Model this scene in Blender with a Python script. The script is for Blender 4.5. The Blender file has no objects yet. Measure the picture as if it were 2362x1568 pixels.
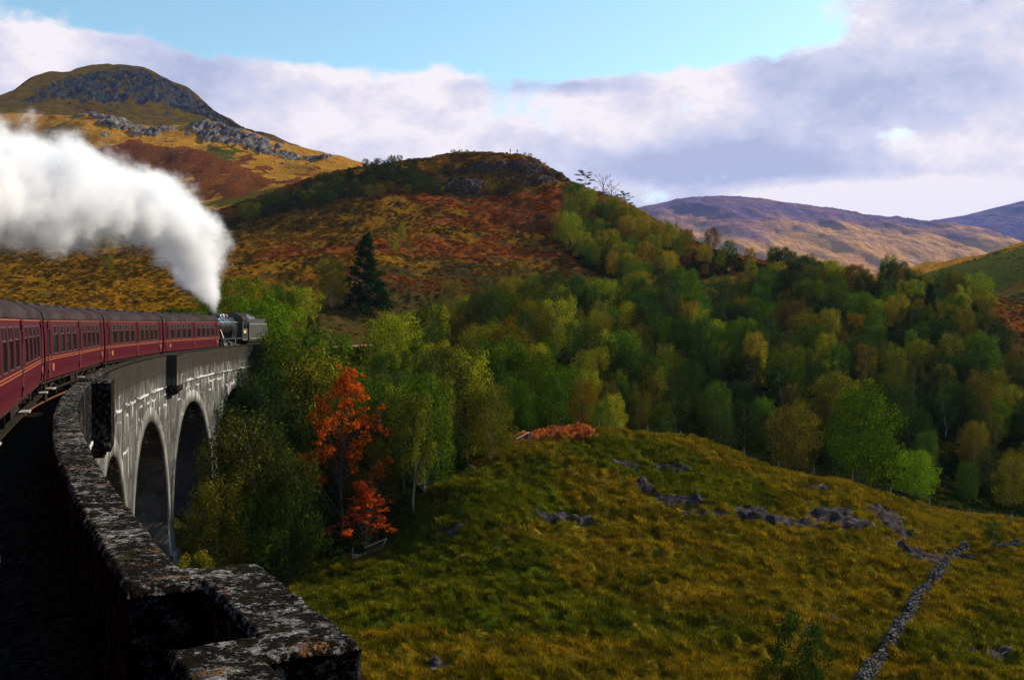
import bpy, math, random
import numpy as np
from math import radians as R_, sin, cos, pi
from mathutils import Vector, Matrix

# ------------------------------------------------------------------ camera, world, sun
S = bpy.context.scene
C = S.collection
EYE = 3.2                    # camera above the rails, which are z = 0
FP, CX, YH = 2409.0, 1181.0, 745.0
cam = bpy.data.cameras.new('camera')
camo = bpy.data.objects.new('camera', cam); C.objects.link(camo)
camo.location = (0, 0, EYE)
camo.rotation_euler = (R_(90) - math.atan((784 - YH) / FP), 0, 0)
cam.sensor_width = 36; cam.lens = 36 * FP / 2362
cam.clip_start = 0.1; cam.clip_end = 30000
S.camera = camo

SUN_EL, SUN_AZ = 31.0, 38.0          # azimuth measured from +X towards +Y (the view direction)
sd = Vector((cos(R_(SUN_EL)) * cos(R_(SUN_AZ)), cos(R_(SUN_EL)) * sin(R_(SUN_AZ)), sin(R_(SUN_EL))))
sun = bpy.data.lights.new('sun', 'SUN'); sun.energy = 5.0; sun.angle = R_(0.53); sun.color = (1.0, 0.89, 0.70)
suno = bpy.data.objects.new('sun', sun); C.objects.link(suno)
suno.rotation_euler = sd.to_track_quat('Z', 'Y').to_euler()

w = bpy.data.worlds.new('World'); S.world = w; w.use_nodes = True
nt = w.node_tree; N = nt.nodes; L = nt.links; N.clear()
def wn(t, **k):
    n = N.new(t)
    for a, b in k.items(): setattr(n, a, b)
    return n
def wm(op, a, b=None, c=None, clamp=False):
    n = N.new('ShaderNodeMath'); n.operation = op; n.use_clamp = clamp
    for i, v in enumerate((a, b, c)):
        if v is None: continue
        if isinstance(v, (int, float)): n.inputs[i].default_value = v
        else: L.new(v, n.inputs[i])
    return n.outputs[0]
out = wn('ShaderNodeOutputWorld'); bg = wn('ShaderNodeBackground'); bg.inputs[1].default_value = 0.073
sky = wn('ShaderNodeTexSky', sky_type='NISHITA', sun_disc=False)
sky.sun_elevation = R_(SUN_EL); sky.sun_rotation = R_(90 - SUN_AZ); sky.air_density = 1.0; sky.dust_density = 0.6; sky.ozone_density = 1.5
tc = wn('ShaderNodeTexCoord'); sep = wn('ShaderNodeSeparateXYZ'); L.new(tc.outputs['Generated'], sep.inputs[0])
zc = wm('MAXIMUM', sep.outputs[2], 0.0)
den = wm('ADD', zc, 0.10)
cx_ = wm('DIVIDE', sep.outputs[0], den); cy_ = wm('DIVIDE', sep.outputs[1], den)
cmb = wn('ShaderNodeCombineXYZ'); L.new(cx_, cmb.inputs[0]); L.new(cy_, cmb.inputs[1])
def wnoise(scale, detail, rough, dist=0.0, off=(0, 0, 0), sc=(1, 1, 1), src=None):
    mp = wn('ShaderNodeMapping'); mp.inputs['Location'].default_value = off; mp.inputs['Scale'].default_value = sc
    L.new(src or cmb.outputs[0], mp.inputs[0])
    n = wn('ShaderNodeTexNoise'); n.inputs['Scale'].default_value = scale; n.inputs['Detail'].default_value = detail
    n.inputs['Roughness'].default_value = rough; n.inputs['Distortion'].default_value = dist
    L.new(mp.outputs[0], n.inputs['Vector']); return n.outputs[0]
def blob(px, py, sx, sy, gain):          # soft cloud mass round one direction of the sky
    d = Vector(((px - CX) / FP, 1, (YH - py) / FP))
    ax = wm('SUBTRACT', wm('DIVIDE', sep.outputs[0], wm('MAXIMUM', sep.outputs[1], 0.05)), d.x)
    az = wm('SUBTRACT', wm('DIVIDE', sep.outputs[2], wm('MAXIMUM', sep.outputs[1], 0.05)), d.z)
    q = wm('ADD', wm('POWER', wm('ABSOLUTE', wm('DIVIDE', ax, sx / FP)), 2.0), wm('POWER', wm('ABSOLUTE', wm('DIVIDE', az, sy / FP)), 2.0))
    return wm('MULTIPLY', wm('EXPONENT', wm('MULTIPLY', q, -1.0)), gain)
def mr(v, a, b, c=0.0, d=1.0, smooth=True):
    n = wn('ShaderNodeMapRange'); n.interpolation_type = 'SMOOTHSTEP' if smooth else 'LINEAR'
    L.new(v, n.inputs[0])
    for i, x in enumerate((a, b, c, d)): n.inputs[i + 1].default_value = x
    return n.outputs[0]
tcg = tc.outputs['Generated']
big = wnoise(7.0, 9, 0.62, 0.2, (3.1, 0.4, 7), (1, 1, 2.4), tcg)
edge = wnoise(22.0, 6, 0.6, 0.3, (0.3, 2.0, 1), (1, 1, 1.3), tcg)
layer = wnoise(1.1, 6, 0.6, 0.4, (4.0, 1.0, 0), (1, 1, 1))
elev = wm('DIVIDE', sep.outputs[2], wm('MAXIMUM', sep.outputs[1], 0.05))
cov = mr(sep.outputs[2], 0.21, 0.255, 0.98, 0.18)        # a bank of cloud up to about 14 degrees, broken above
for b in (blob(30, 120, 170, 120, 0.75), blob(230, 120, 230, 55, 0.75), blob(2150, 120, 480, 190, 0.95), blob(1650, 215, 170, 65, -0.20), blob(1330, 150, 110, 26, -0.42),
          blob(2080, 318, 120, 50, -0.52), blob(1520, 450, 90, 26, -0.30), blob(1250, 60, 800, 60, -0.55), blob(1500, 95, 400, 70, -0.40)):
    cov = wm('ADD', cov, b)
dens = wm('ADD', cov, wm('ADD', wm('MULTIPLY', wm('SUBTRACT', big, 0.5), 1.35), wm('MULTIPLY', wm('SUBTRACT', edge, 0.5), 1.0)))
mask = mr(dens, 0.42, 0.80)
# cloud brightness: lit tops and edges, lilac grey bases
b1 = wnoise(4.6, 6, 0.55, 0.15, (8.0, 3.0, 2.2), (1, 1, 2.0), tcg)
b2 = wnoise(15.0, 6, 0.6, 0.1, (1.0, 7.0, 0), (1, 1, 1.5), tcg)
shade = wm('ADD', wm('ADD', wm('MULTIPLY', b1, 1.75), wm('MULTIPLY', b2, 1.05)), -0.81)
shade = wm('ADD', shade, mr(dens, 0.95, 0.55, 0.0, 0.16))
for b in (blob(1640, 385, 320, 40, -0.62), blob(1250, 200, 170, 20, -0.40), blob(2100, 400, 260, 22, -0.2), blob(340, 130, 220, 60, -0.22), blob(2050, 170, 450, 110, -0.16), blob(1100, 160, 330, 24, 0.28),
          blob(100, 100, 150, 70, 0.12), blob(2150, 455, 380, 45, 0.5), blob(1380, 400, 120, 50, 0.15), blob(760, 240, 300, 60, -0.10), blob(760, 330, 120, 40, 0.12)):
    shade = wm('ADD', shade, b)
ramp = wn('ShaderNodeValToRGB'); L.new(shade, ramp.inputs[0]); cr = ramp.color_ramp
cr.elements[0].position = 0.22; cr.elements[0].color = (4.7, 5.2, 7.2, 1)
cr.elements[1].position = 0.80; cr.elements[1].color = (10.2, 9.5, 9.7, 1)
e = cr.elements.new(0.50); e.color = (6.8, 6.9, 8.6, 1)
e = cr.elements.new(0.64); e.color = (8.2, 7.8, 8.9, 1)
tint = wn('ShaderNodeMix', data_type='RGBA', blend_type='MULTIPLY'); tint.inputs[0].default_value = 1
L.new(sky.outputs[0], tint.inputs[6]); tint.inputs[7].default_value = (1.62, 1.96, 1.78, 1)
mixc = wn('ShaderNodeMix', data_type='RGBA'); L.new(mask, mixc.inputs[0]); L.new(tint.outputs[2], mixc.inputs[6]); L.new(ramp.outputs[0], mixc.inputs[7])
L.new(mixc.outputs[2], bg.inputs[0]); L.new(bg.outputs[0], out.inputs[0])

S.view_settings.view_transform = 'Standard'; S.view_settings.look = 'None'
S.view_settings.exposure = 0.45; S.view_settings.gamma = 1; S.view_settings.use_curve_mapping = False
cy = S.cycles
cy.use_denoising = True; cy.denoising_prefilter = 'NONE'; cy.use_adaptive_sampling = True; cy.adaptive_threshold = 0.008
cy.max_bounces = 16; cy.diffuse_bounces = 2; cy.glossy_bounces = 2; cy.transmission_bounces = 4; cy.volume_bounces = 12; cy.transparent_max_bounces = 10
cy.volume_step_rate = 1.0; cy.volume_max_steps = 256
cy.sample_clamp_indirect = 6

# ------------------------------------------------------------------ helpers
rnd = random.Random(5); rng = np.random.default_rng(11)
def at(px, py, Y):
    """a point of the place seen in direction (px, py) at depth Y"""
    return Vector(((px - CX) / FP * Y, Y, EYE + (YH - py) / FP * Y))

def _hash(ix, iy, iz, seed):
    h = (ix * 374761393 + iy * 668265263 + iz * 2147483647 + seed * 1274126177) & 0xFFFFFFFF
    h = ((h ^ (h >> 13)) * 1274126177) & 0xFFFFFFFF
    h = ((h ^ (h >> 16)) * 2246822519) & 0xFFFFFFFF
    return ((h ^ (h >> 15)) & 0xFFFFFF) / float(0xFFFFFF)
def noise2(x, y, seed=0):
    x = np.asarray(x, float); y = np.asarray(y, float)
    ix = np.floor(x).astype(np.int64); iy = np.floor(y).astype(np.int64)
    fx = x - ix; fy = y - iy
    def g(dx, dy):
        a = _hash(ix + dx, iy + dy, 0, seed) * 2 * pi
        return np.cos(a) * (fx - dx) + np.sin(a) * (fy - dy)
    u = fx * fx * fx * (fx * (fx * 6 - 15) + 10); v = fy * fy * fy * (fy * (fy * 6 - 15) + 10)
    a = g(0, 0) * (1 - u) + g(1, 0) * u; b = g(0, 1) * (1 - u) + g(1, 1) * u
    return (a * (1 - v) + b * v) * 1.5
def fbm2(x, y, oct=4, seed=0, gain=0.5):
    t = 0; a = 1.0; n = 0
    for k in range(oct):
        t = t + a * noise2(x * 2 ** k + k * 17.3, y * 2 ** k - k * 9.1, seed + k); n += a; a *= gain
    return t / n
def noise3(x, y, z, seed=0):
    ix = np.floor(x).astype(np.int64); iy = np.floor(y).astype(np.int64); iz = np.floor(z).astype(np.int64)
    fx, fy, fz = x - ix, y - iy, z - iz
    s = lambda t: t * t * (3 - 2 * t)
    u, v, ww = s(fx), s(fy), s(fz)
    r = 0
    for dx in (0, 1):
        for dy in (0, 1):
            for dz in (0, 1):
                r = r + _hash(ix + dx, iy + dy, iz + dz, seed) * (u if dx else 1 - u) * (v if dy else 1 - v) * (ww if dz else 1 - ww)
    return r * 2 - 1
def sstep(a, b, x):
    t = np.clip((x - a) / (b - a), 0, 1); return t * t * (3 - 2 * t)

def np_mesh(name, V, F, mat=None, smooth=False, attrs=None, uv=None):
    """mesh from arrays; F is an (n,k) array with k = 3 or 4"""
    V = np.asarray(V, np.float32); F = np.asarray(F, np.int32)
    me = bpy.data.meshes.new(name)
    me.vertices.add(len(V)); me.vertices.foreach_set('co', V.ravel())
    k = F.shape[1]
    me.loops.add(F.size); me.loops.foreach_set('vertex_index', F.ravel())
    me.polygons.add(len(F)); me.polygons.foreach_set('loop_start', np.arange(0, F.size, k, dtype=np.int32))
    me.polygons.foreach_set('loop_total', np.full(len(F), k, np.int32))
    if smooth: me.polygons.foreach_set('use_smooth', np.ones(len(F), bool))
    me.update(calc_edges=True)
    for an, (dom, typ, arr) in (attrs or {}).items():
        a = me.attributes.new(an, typ, dom)
        a.data.foreach_set('color' if 'COLOR' in typ else ('vector' if typ == 'FLOAT_VECTOR' else 'value'), np.asarray(arr, np.float32).ravel())
    if mat: me.materials.append(mat)
    return me
class MB:
    """collects shapes for one mesh"""
    def __init__(s): s.v = []; s.f = []
    def box(s, x0, x1, y0, y1, z0, z1):
        b = len(s.v)
        s.v += [(x, y, z) for z in (z0, z1) for y in (y0, y1) for x in (x0, x1)]
        s.f += [tuple(b + i for i in q) for q in ((0, 2, 3, 1), (4, 5, 7, 6), (0, 1, 5, 4), (2, 6, 7, 3), (0, 4, 6, 2), (1, 3, 7, 5))]
        return s
    def prism(s, prof, ax, a0, a1):
        """profile of 2D points swept along axis ax from a0 to a1"""
        b = len(s.v); n = len(prof)
        def P(p, a): return {'x': (a, p[0], p[1]), 'y': (p[0], a, p[1]), 'z': (p[0], p[1], a)}[ax]
        s.v += [P(p, a0) for p in prof] + [P(p, a1) for p in prof]
        for i in range(n): s.f.append((b + i, b + (i + 1) % n, b + n + (i + 1) % n, b + n + i))
        s.f.append(tuple(b + n - 1 - i for i in range(n))); s.f.append(tuple(b + n + i for i in range(n)))
        return s
    def tube(s, pts, rad, n=6, cap=True):
        pts = [Vector(p) for p in pts]
        if not isinstance(rad, (list, tuple)): rad = [rad] * len(pts)
        b = len(s.v); up = None
        for i, p in enumerate(pts):
            t = (pts[min(i + 1, len(pts) - 1)] - pts[max(i - 1, 0)]).normalized()
            u = t.orthogonal().normalized() if up is None else (up - t * up.dot(t)).normalized()
            up = u; v = t.cross(u)
            for k in range(n):
                a = 2 * pi * k / n; s.v.append(tuple(p + (u * cos(a) + v * sin(a)) * rad[i]))
        for i in range(len(pts) - 1):
            for k in range(n):
                s.f.append((b + i * n + k, b + i * n + (k + 1) % n, b + (i + 1) * n + (k + 1) % n, b + (i + 1) * n + k))
        if cap:
            s.f.append(tuple(b + n - 1 - k for k in range(n))); e_ = b + (len(pts) - 1) * n
            s.f.append(tuple(e_ + k for k in range(n)))
        return s
    def lathe(s, prof, c, n=20, ax='z'):
        """(r, h) profile turned round an axis through c"""
        b = len(s.v); m = len(prof); c = Vector(c)
        for r_, h in prof:
            for k in range(n):
                a = 2 * pi * k / n; u, v = r_ * cos(a), r_ * sin(a)
                s.v.append(tuple(c + Vector({'z': (u, v, h), 'x': (h, u, v), 'y': (u, h, v)}[ax])))
        for i in range(m - 1):
            for k in range(n):
                s.f.append((b + i * n + k, b + i * n + (k + 1) % n, b + (i + 1) * n + (k + 1) % n, b + (i + 1) * n + k))
        s.f.append(tuple(b + n - 1 - k for k in range(n))); s.f.append(tuple(b + (m - 1) * n + k for k in range(n)))
        return s
    def mesh(s, name, mat, smooth=False):
        me = bpy.data.meshes.new(name); me.from_pydata(s.v, [], s.f); me.update()
        if smooth:
            for p in me.polygons: p.use_smooth = True
            me.set_sharp_from_angle(angle=R_(40))
        if mat: me.materials.append(mat)
        return me
    def build(s, name, mat, parent=None, smooth=False, loc=None):
        return link(name, s.mesh(name, mat, smooth), parent, loc)
def link(name, data, parent=None, loc=None, rot=None, scale=None):
    o = bpy.data.objects.new(name, data); C.objects.link(o)
    if parent is not None: o.parent = parent
    if loc is not None: o.location = loc
    if rot is not None: o.rotation_euler = rot
    if scale is not None: o.scale = scale
    return o
def tag(o, label=None, cat=None, group=None, kind=None):
    if label: o['label'] = label
    if cat: o['category'] = cat
    if group: o['group'] = group
    if kind: o['kind'] = kind
    return o
def thing(name, label, cat, loc=(0, 0, 0), rz=0, group=None):
    return tag(link(name, None, None, loc, (0, 0, rz)), label, cat, group)
def copy_tree(o, parent=None):
    c = o.copy(); C.objects.link(c); c.parent = parent
    for ch in o.children: copy_tree(ch, c)
    return c

# materials ---------------------------------------------------------
class Mat:
    def __init__(s, name):
        s.m = bpy.data.materials.new(name); s.m.use_nodes = True; s.t = s.m.node_tree; s.t.nodes.clear()
        s.out = s.n('ShaderNodeOutputMaterial')
    def n(s, t, **k):
        n = s.t.nodes.new(t)
        for a, b in k.items(): setattr(n, a, b)
        return n
    def set(s, sock, v):
        if v is None: return
        if isinstance(v, bpy.types.NodeSocket): s.t.links.new(v, sock)
        else:
            if isinstance(v, tuple) and len(v) == 3 and sock.type == 'RGBA': v = v + (1,)
            sock.default_value = v
    def math(s, op, a, b=None, c=None, clamp=False):
        n = s.n('ShaderNodeMath', operation=op, use_clamp=clamp)
        for i, v in enumerate((a, b, c)): s.set(n.inputs[i], v)
        return n.outputs[0]
    def noise(s, scale, detail=4, rough=.55, vec=None, sc=None, off=None, dist=0, out=0):
        if sc or off:
            mp = s.n('ShaderNodeMapping'); s.set(mp.inputs[0], vec or s.coord())
            if sc: mp.inputs['Scale'].default_value = sc
            if off: mp.inputs['Location'].default_value = off
            vec = mp.outputs[0]
        n = s.n('ShaderNodeTexNoise'); s.set(n.inputs['Vector'], vec or s.coord())
        n.inputs['Scale'].default_value = scale; n.inputs['Detail'].default_value = detail; n.inputs['Roughness'].default_value = rough
        n.inputs['Distortion'].default_value = dist
        return n.outputs[out]
    def coord(s, w='Object'):
        return s.n('ShaderNodeTexCoord').outputs[w]
    def pos(s): return s.n('ShaderNodeNewGeometry').outputs['Position']
    def attr(s, name, out='Fac'): return s.n('ShaderNodeAttribute', attribute_name=name).outputs[out]
    def range(s, v, a, b, c=0., d=1.):
        n = s.n('ShaderNodeMapRange'); n.interpolation_type = 'SMOOTHSTEP'
        for i, x in enumerate((v, a, b, c, d)): s.set(n.inputs[i], x)
        return n.outputs[0]
    def mix(s, f, a, b, mode='MIX'):
        n = s.n('ShaderNodeMix', data_type='RGBA', blend_type=mode)
        s.set(n.inputs[0], f); s.set(n.inputs[6], a); s.set(n.inputs[7], b); return n.outputs[2]
    def bump(s, h, strength=.5, dist=.05, norm=None):
        n = s.n('ShaderNodeBump'); n.inputs['Strength'].default_value = strength; n.inputs['Distance'].default_value = dist
        s.set(n.inputs['Height'], h); s.set(n.inputs['Normal'], norm); return n.outputs[0]
    def ramp(s, v, stops):
        n = s.n('ShaderNodeValToRGB'); s.set(n.inputs[0], v); cr = n.color_ramp
        while len(cr.elements) < len(stops): cr.elements.new(.5)
        for e, (p, c) in zip(cr.elements, stops): e.position = p; e.color = c + (1,)
        return n.outputs[0]
    def pbr(s, col, rough=.8, metal=0, normal=None, spec=None):
        if spec is None and rough >= .8: spec = .0      # weathered, dull surfaces
        b = s.n('ShaderNodeBsdfPrincipled'); s.set(b.inputs['Base Color'], col); s.set(b.inputs['Roughness'], rough)
        s.set(b.inputs['Metallic'], metal); s.set(b.inputs['Normal'], normal)
        if spec is not None: b.inputs['Specular IOR Level'].default_value = spec
        s.t.links.new(b.outputs[0], s.out.inputs[0]); return s.m
def simple(name, col, rough=.6, metal=0, var=.25, scale=3., bump=0.0, spec=None):
    m = Mat(name); f = m.noise(scale, 5, .6)
    c2 = tuple(max(0, c * (1 - var)) for c in col); c1 = tuple(c * (1 + var) for c in col)
    return m.pbr(m.mix(m.range(f, .3, .7), c2, c1), rough, metal, m.bump(f, bump, .01) if bump else None, spec)
# ------------------------------------------------------------------ railway curve
RC, UC, PSI = 201.3, 1.16, R_(30.4)
TV = np.array([-sin(PSI), cos(PSI)]); NV = np.array([cos(PSI), sin(PSI)]); CC = NV * (RC - UC)
def tk(s, off=0.0):
    """plan position s metres along the track and off metres to the right of its centre line"""
    a = np.asarray(s, float) / RC; r = RC - np.asarray(off, float)
    return CC[0] + r * (-NV[0] * np.cos(a) + TV[0] * np.sin(a)), CC[1] + r * (-NV[1] * np.cos(a) + TV[1] * np.sin(a))
def tk_inv(X, Y):
    dx = X - CC[0]; dy = Y - CC[1]
    a = np.arctan2(dx * TV[0] + dy * TV[1], -(dx * NV[0] + dy * NV[1]))
    return a * RC, RC - np.hypot(dx, dy)
def tk_heading(s): return pi / 2 + PSI - s / RC        # rotation about z of something facing along the track

# ------------------------------------------------------------------ terrain height
CP = [  # (px, py, depth): the ground seen there
 (900,1560,54),(1300,1568,54),(1700,1568,55),(2030,1568,57),(2340,1560,58),
 (700,1340,77),(850,1290,79),(950,1210,82),(1040,1120,85),(1100,1090,90),
 (1300,1400,66),(1300,1250,76),(1300,1150,85),(1300,1070,92),(1300,1008,99),(1210,1035,95),(1400,1000,103),
 (1500,1250,78),(1500,1120,89),(1500,1040,98),(1600,1012,106),
 (1700,1400,66),(1700,1250,78),(1700,1160,88),(1700,1062,100),(1850,1105,99),(1850,1220,84),
 (2000,1150,93),(2000,1240,82),(2100,1400,69),(2100,1240,86),(2100,1185,96),(2220,1285,84),(2200,1200,100),(2340,1400,70),(2340,1290,84),(2350,1222,97),
 # dip behind the knoll crest
 (1500,1040,116),(1650,1075,118),(1800,1100,112),(1985,1125,112),(2150,1170,112),(2340,1205,112),(1300,1030,112),(1200,1020,106),(1100,1050,104),
 # wooded slope and its shoulder
 (900,1110,100),(700,1180,100),(620,1150,105),(560,960,112),
 (1985,1000,140),(2300,1050,140),(1600,950,140),(1200,940,125),(900,960,125),
 (1985,810,195),(2300,850,190),(1600,810,180),(1200,800,160),(850,800,155),
 (1780,615,290),(1900,650,275),(2100,668,270),(2250,690,262),(2362,760,240),(2362,900,190),
 (1640,578,312),(1540,545,325),(1470,495,335),(1400,460,345),(1330,440,352),(1280,410,360),
 (1600,700,240),(1900,740,225),(1450,640,265),
 (1200,650,230),(1100,560,285),(1150,450,345),(1060,440,350),
 (1170,360,385),(1060,360,385),(1215,365,383),(1260,388,372),(1000,370,385),(850,388,380),(760,402,378),(700,425,370),(640,455,360),(560,490,350),(510,508,345),
 (850,700,190),(700,680,200),(850,600,240),(850,500,310),(700,560,280),(650,520,315),(1000,620,240),
 (510,600,245),(560,680,185),(520,720,160),
 # behind the middle hill
 (1170,420,450),(1000,430,450),(850,450,450),(1330,520,430),(1500,600,420),(1700,680,400),(1900,710,400),(2150,705,400),(700,480,440),
 # moor left of the train
 (0,680,185),(150,690,180),(300,700,165),(430,715,150),(0,600,270),(200,600,270),(380,600,265),(0,540,380),(200,540,380),(400,520,400),(520,482,430),
 # lit ridge of the mountain
 (600,452,560),(680,430,600),(520,430,620),(400,480,560),(560,400,690),(640,385,730),(700,368,760),(740,372,770),(650,348,800),(560,312,830),(500,295,850),(440,288,850),
 (380,302,830),(300,290,840),(230,272,850),(150,264,850),(60,270,850),(-100,280,850),(350,380,720),(250,360,740),(150,360,740),(0,380,720),(450,350,760),(300,440,640),(100,440,640),
 (800,372,900),(830,382,900),(760,362,900),(900,400,900),
 # corrie behind that ridge, then the peak
 (400,330,930),(300,320,940),(150,300,940),(500,330,940),(600,360,950),(700,390,960),
 (400,285,1010),(300,262,1010),(200,255,1010),(450,270,1040),(100,240,1010),(0,260,1010),
 (270,150,1160),(200,158,1150),(330,158,1150),(370,172,1140),(420,200,1130),(470,238,1120),(520,275,1110),(590,303,1100),(660,335,1080),(120,180,1120),(80,178,1150),(30,215,1150),(-80,240,1150),
 (270,200,1280),(450,290,1280),(700,400,1250),(0,300,1300),(1000,450,1300),
 # green flank on the right and the valley beyond the wood
 (2362,566,520),(2300,590,505),(2240,615,495),(2200,640,485),(2362,640,430),(2362,700,380),(2300,670,430),(2250,665,450),(2130,632,700),(2060,645,700),(2200,622,900),(2362,600,900),(1900,650,900),(1500,660,900),(1200,600,900),
 (2520,520,520),(2700,500,520),(2600,700,380),(2600,1000,150),(2600,1300,85),(2700,1560,58),(2700,850,220),
 (1300,760,1250),(1700,770,1250),(2100,775,1250),(2500,760,1250),(3000,740,1250),(1300,790,1650),(1700,790,1650),(2100,790,1650),(2500,790,1650),(3200,760,1650),(-200,600,270),(-400,560,300),(-300,700,170),(-500,420,700),
]
AP = [  # anchors given as x, y, z
 (-2.,8.,-15.5),(10,10,-17),(-12,30,-16),(-20,45,-15.5),(-25,60,-15),(-26,75,-14.5),(-28,90,-12),(-28,105,-7.5),(-26,118,-3.5),(-24,130,-1.2),(-22,142,-.6),(-20,155,-.4),(-14,170,0.2),(-5,190,3),
 (-40,60,-13),(-45,90,-8),(-40,115,-3),(-34,135,1.2),(-40,20,-13),(-30,150,3.4),(-60,110,-1),(-80,60,-8),(-90,130,3),
 (0,30,-16.5),(25,30,-17),(50,30,-18),(-10,60,-15.2),(-8,-40,-15),(40,-40,-18),(-60,-40,-10),(100,30,-18),(-100,20,-8),(160,80,-10),(160,-40,-16),(-160,-40,0),
 (300,100,20),(-250,150,40),
]
P_ = [tuple(at(*c)) for c in CP] + AP
P_ = np.array(P_, float)
YO = 60.0
def _uv(X, Y):
    y = np.maximum(Y, -45.0) + YO
    return X / y * 1.7, np.log(y) * 1.0
_u, _v = _uv(P_[:, 0], P_[:, 1]); _q = (P_[:, 2] - EYE) / (np.maximum(P_[:, 1], -45) + YO)
def _ker(d2): return d2 * np.log(d2 + 1e-9) * .5
_K = _ker((_u[:, None] - _u[None]) ** 2 + (_v[:, None] - _v[None]) ** 2)
_n = len(_u); _A = np.zeros((_n + 3, _n + 3)); _A[:_n, :_n] = _K + np.eye(_n) * 2e-5
_A[:_n, _n] = 1; _A[:_n, _n + 1] = _u; _A[:_n, _n + 2] = _v; _A[_n:, :_n] = _A[:_n, _n:].T
_w = np.linalg.solve(_A, np.concatenate([_q, [0, 0, 0]]))
def base(X, Y):
    X = np.asarray(X, float); Y = np.asarray(Y, float); sh = X.shape; X = X.ravel(); Y = Y.ravel()
    u, v = _uv(X, Y); r = np.empty(len(X))
    for i in range(0, len(X), 40000):
        a, b = u[i:i + 40000], v[i:i + 40000]
        r[i:i + 40000] = _ker((a[:, None] - _u[None]) ** 2 + (b[:, None] - _v[None]) ** 2) @ _w[:_n] + _w[_n] + _w[_n + 1] * a + _w[_n + 2] * b
    return (r * (np.maximum(Y, -45) + YO) + EYE).reshape(sh)
def zone(X, Y, spots, warp=0.0):
    """soft mask: 1 inside any ellipse (px, depth, half width m, half depth m)"""
    m = 0
    for px, d, rx, ry in spots:
        cx = (px - CX) / FP * d
        q = np.sqrt(((X - cx) / rx) ** 2 + ((Y - d) / ry) ** 2) + warp
        m = np.maximum(m, sstep(1.15, .8, q))
    return m
CLIFF = [(330,1090,95,45),(230,1080,70,45),(430,1090,40,40),(150,1060,50,40),(500,1085,30,25)]
CRAG = [(530,812,22,22),(580,800,22,20),(630,785,20,14),(480,825,14,18),(290,805,18,16),(330,800,14,14),(250,825,16,14),(370,812,12,10),(680,775,12,8),(740,770,10,12),(210,835,10,10)]
KNOBS = [(1235,366,9,6),(1070,352,6,5),(1230,355,8,4),(1140,366,5,3),(1105,368,4,3),(1525,225,2.2,3),(1255,364,6,4)]
ROCK_FIELD = [(1450,93.5,1.7,.6),(1545,94.5,2.2,.6),(1490,89,.9,1.0),(1570,86.5,2.6,.7),(1625,84,2.0,.5),(1750,85,2.4,1.0),(1830,84.5,2.6,1.1),(1920,87,2.2,1.5),(1965,85,1.8,1.1),(1880,94,2.6,.5),(2045,89.5,1.7,1.5),(2070,87,1.4,1.3),
              (1330,81,1.6,.7),(1270,80,1.4,.6),(1040,77.5,1.2,.5),(2110,83,2.5,.8),(2190,83,2.2,.7),(2130,80.5,1.8,.7),(2300,61,1.6,.7),(1925,65,.8,.4),(1010,55,.8,.5)]
def terrain(X, Y, fine=True):
    X = np.asarray(X, float); Y = np.asarray(Y, float)
    Z = base(X, Y)
    s, off = tk_inv(X, Y)
    near = sstep(135, 95, Y); mid = sstep(100, 150, Y) * sstep(460, 360, Y); farm = sstep(520, 640, Y)
    Z = Z + near * (fbm2(X / 9, Y / 9, 2, 3) * .55 + .30 * np.abs(fbm2(X / 2.6 + .2 * Y, Y / 3.4, 3, 8)))
    Z = Z + mid * (fbm2(X / 22, Y / 26, 3, 5) * 2.2 + np.abs(fbm2(X / 6, Y / 9, 3, 9)) * .9) * sstep(0, 14, np.abs(off))
    Z = Z + farm * (fbm2(X / 90, Y / 90, 3, 6) * 9 + fbm2(X / 25, Y / 40, 3, 16) * 3.2)
    if fine:
        Z = Z + near * (np.maximum(fbm2(X / .75 + 3, Y / 1.0, 2, 21), -.1) * .46 + np.abs(fbm2(X / 1.5, Y / 2.1, 2, 22)) * .62)
        Z = Z + mid * (np.abs(fbm2(X / 2.6, Y / 4.2, 3, 23)) * .95)
        wz = fbm2(X / 30, Y / 30, 3, 31) * .5
        cl = zone(X, Y, CLIFF, wz)
        rid = 1 - np.abs(fbm2(X / 16, Y / 60, 4, 33, .6)) * 2.2
        Z = Z + cl * (rid * 9 + fbm2(X / 6, Y / 14, 3, 34) * 5 - 9)
        cg = zone(X, Y, CRAG, fbm2(X / 12, Y / 12, 3, 35) * .6)
        rid = 1 - np.abs(fbm2(X / 7, Y / 25, 4, 36, .6)) * 2.4
        Z = Z + cg * (rid * 4.5 - .5)
        kb = zone(X, Y, KNOBS, fbm2(X / 4, Y / 4, 3, 37) * .6)
        Z = Z + kb * (.1 + 1.3 * (1 - np.abs(fbm2(X / 2.6, Y / 4, 3, 38)) * 2))
        rf = zone(X, Y, ROCK_FIELD, fbm2(X / 1.2, Y / 1.2, 3, 39) * .7)
        Z = Z + rf * (.05 + .14 * fbm2(X / .5, Y / .8, 3, 40))
        rfs = zone(X, Y + 1.15, ROCK_FIELD, fbm2(X / 1.5, Y / 1.5, 2, 39) * .5); Z = Z - rfs * (1 - rf) * .55 * near
    # the railway's own ground: formation beyond the viaduct
    emb = sstep(7.5, 3.6, np.abs(off)) * sstep(112, 124, s) * sstep(178, 150, s)
    Z = Z * (1 - emb) + (-.45) * emb
    low = sstep(12, 6, np.abs(off)) * sstep(128, 112, s) * sstep(-60, -40, s)
    Z = np.where(low > 0, np.minimum(Z, Z * (1 - low) + np.minimum(Z, -3.0) * low), Z)
    return Z
def ground(X, Y): return float(terrain(np.array([X]), np.array([Y]), False)[0])

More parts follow.
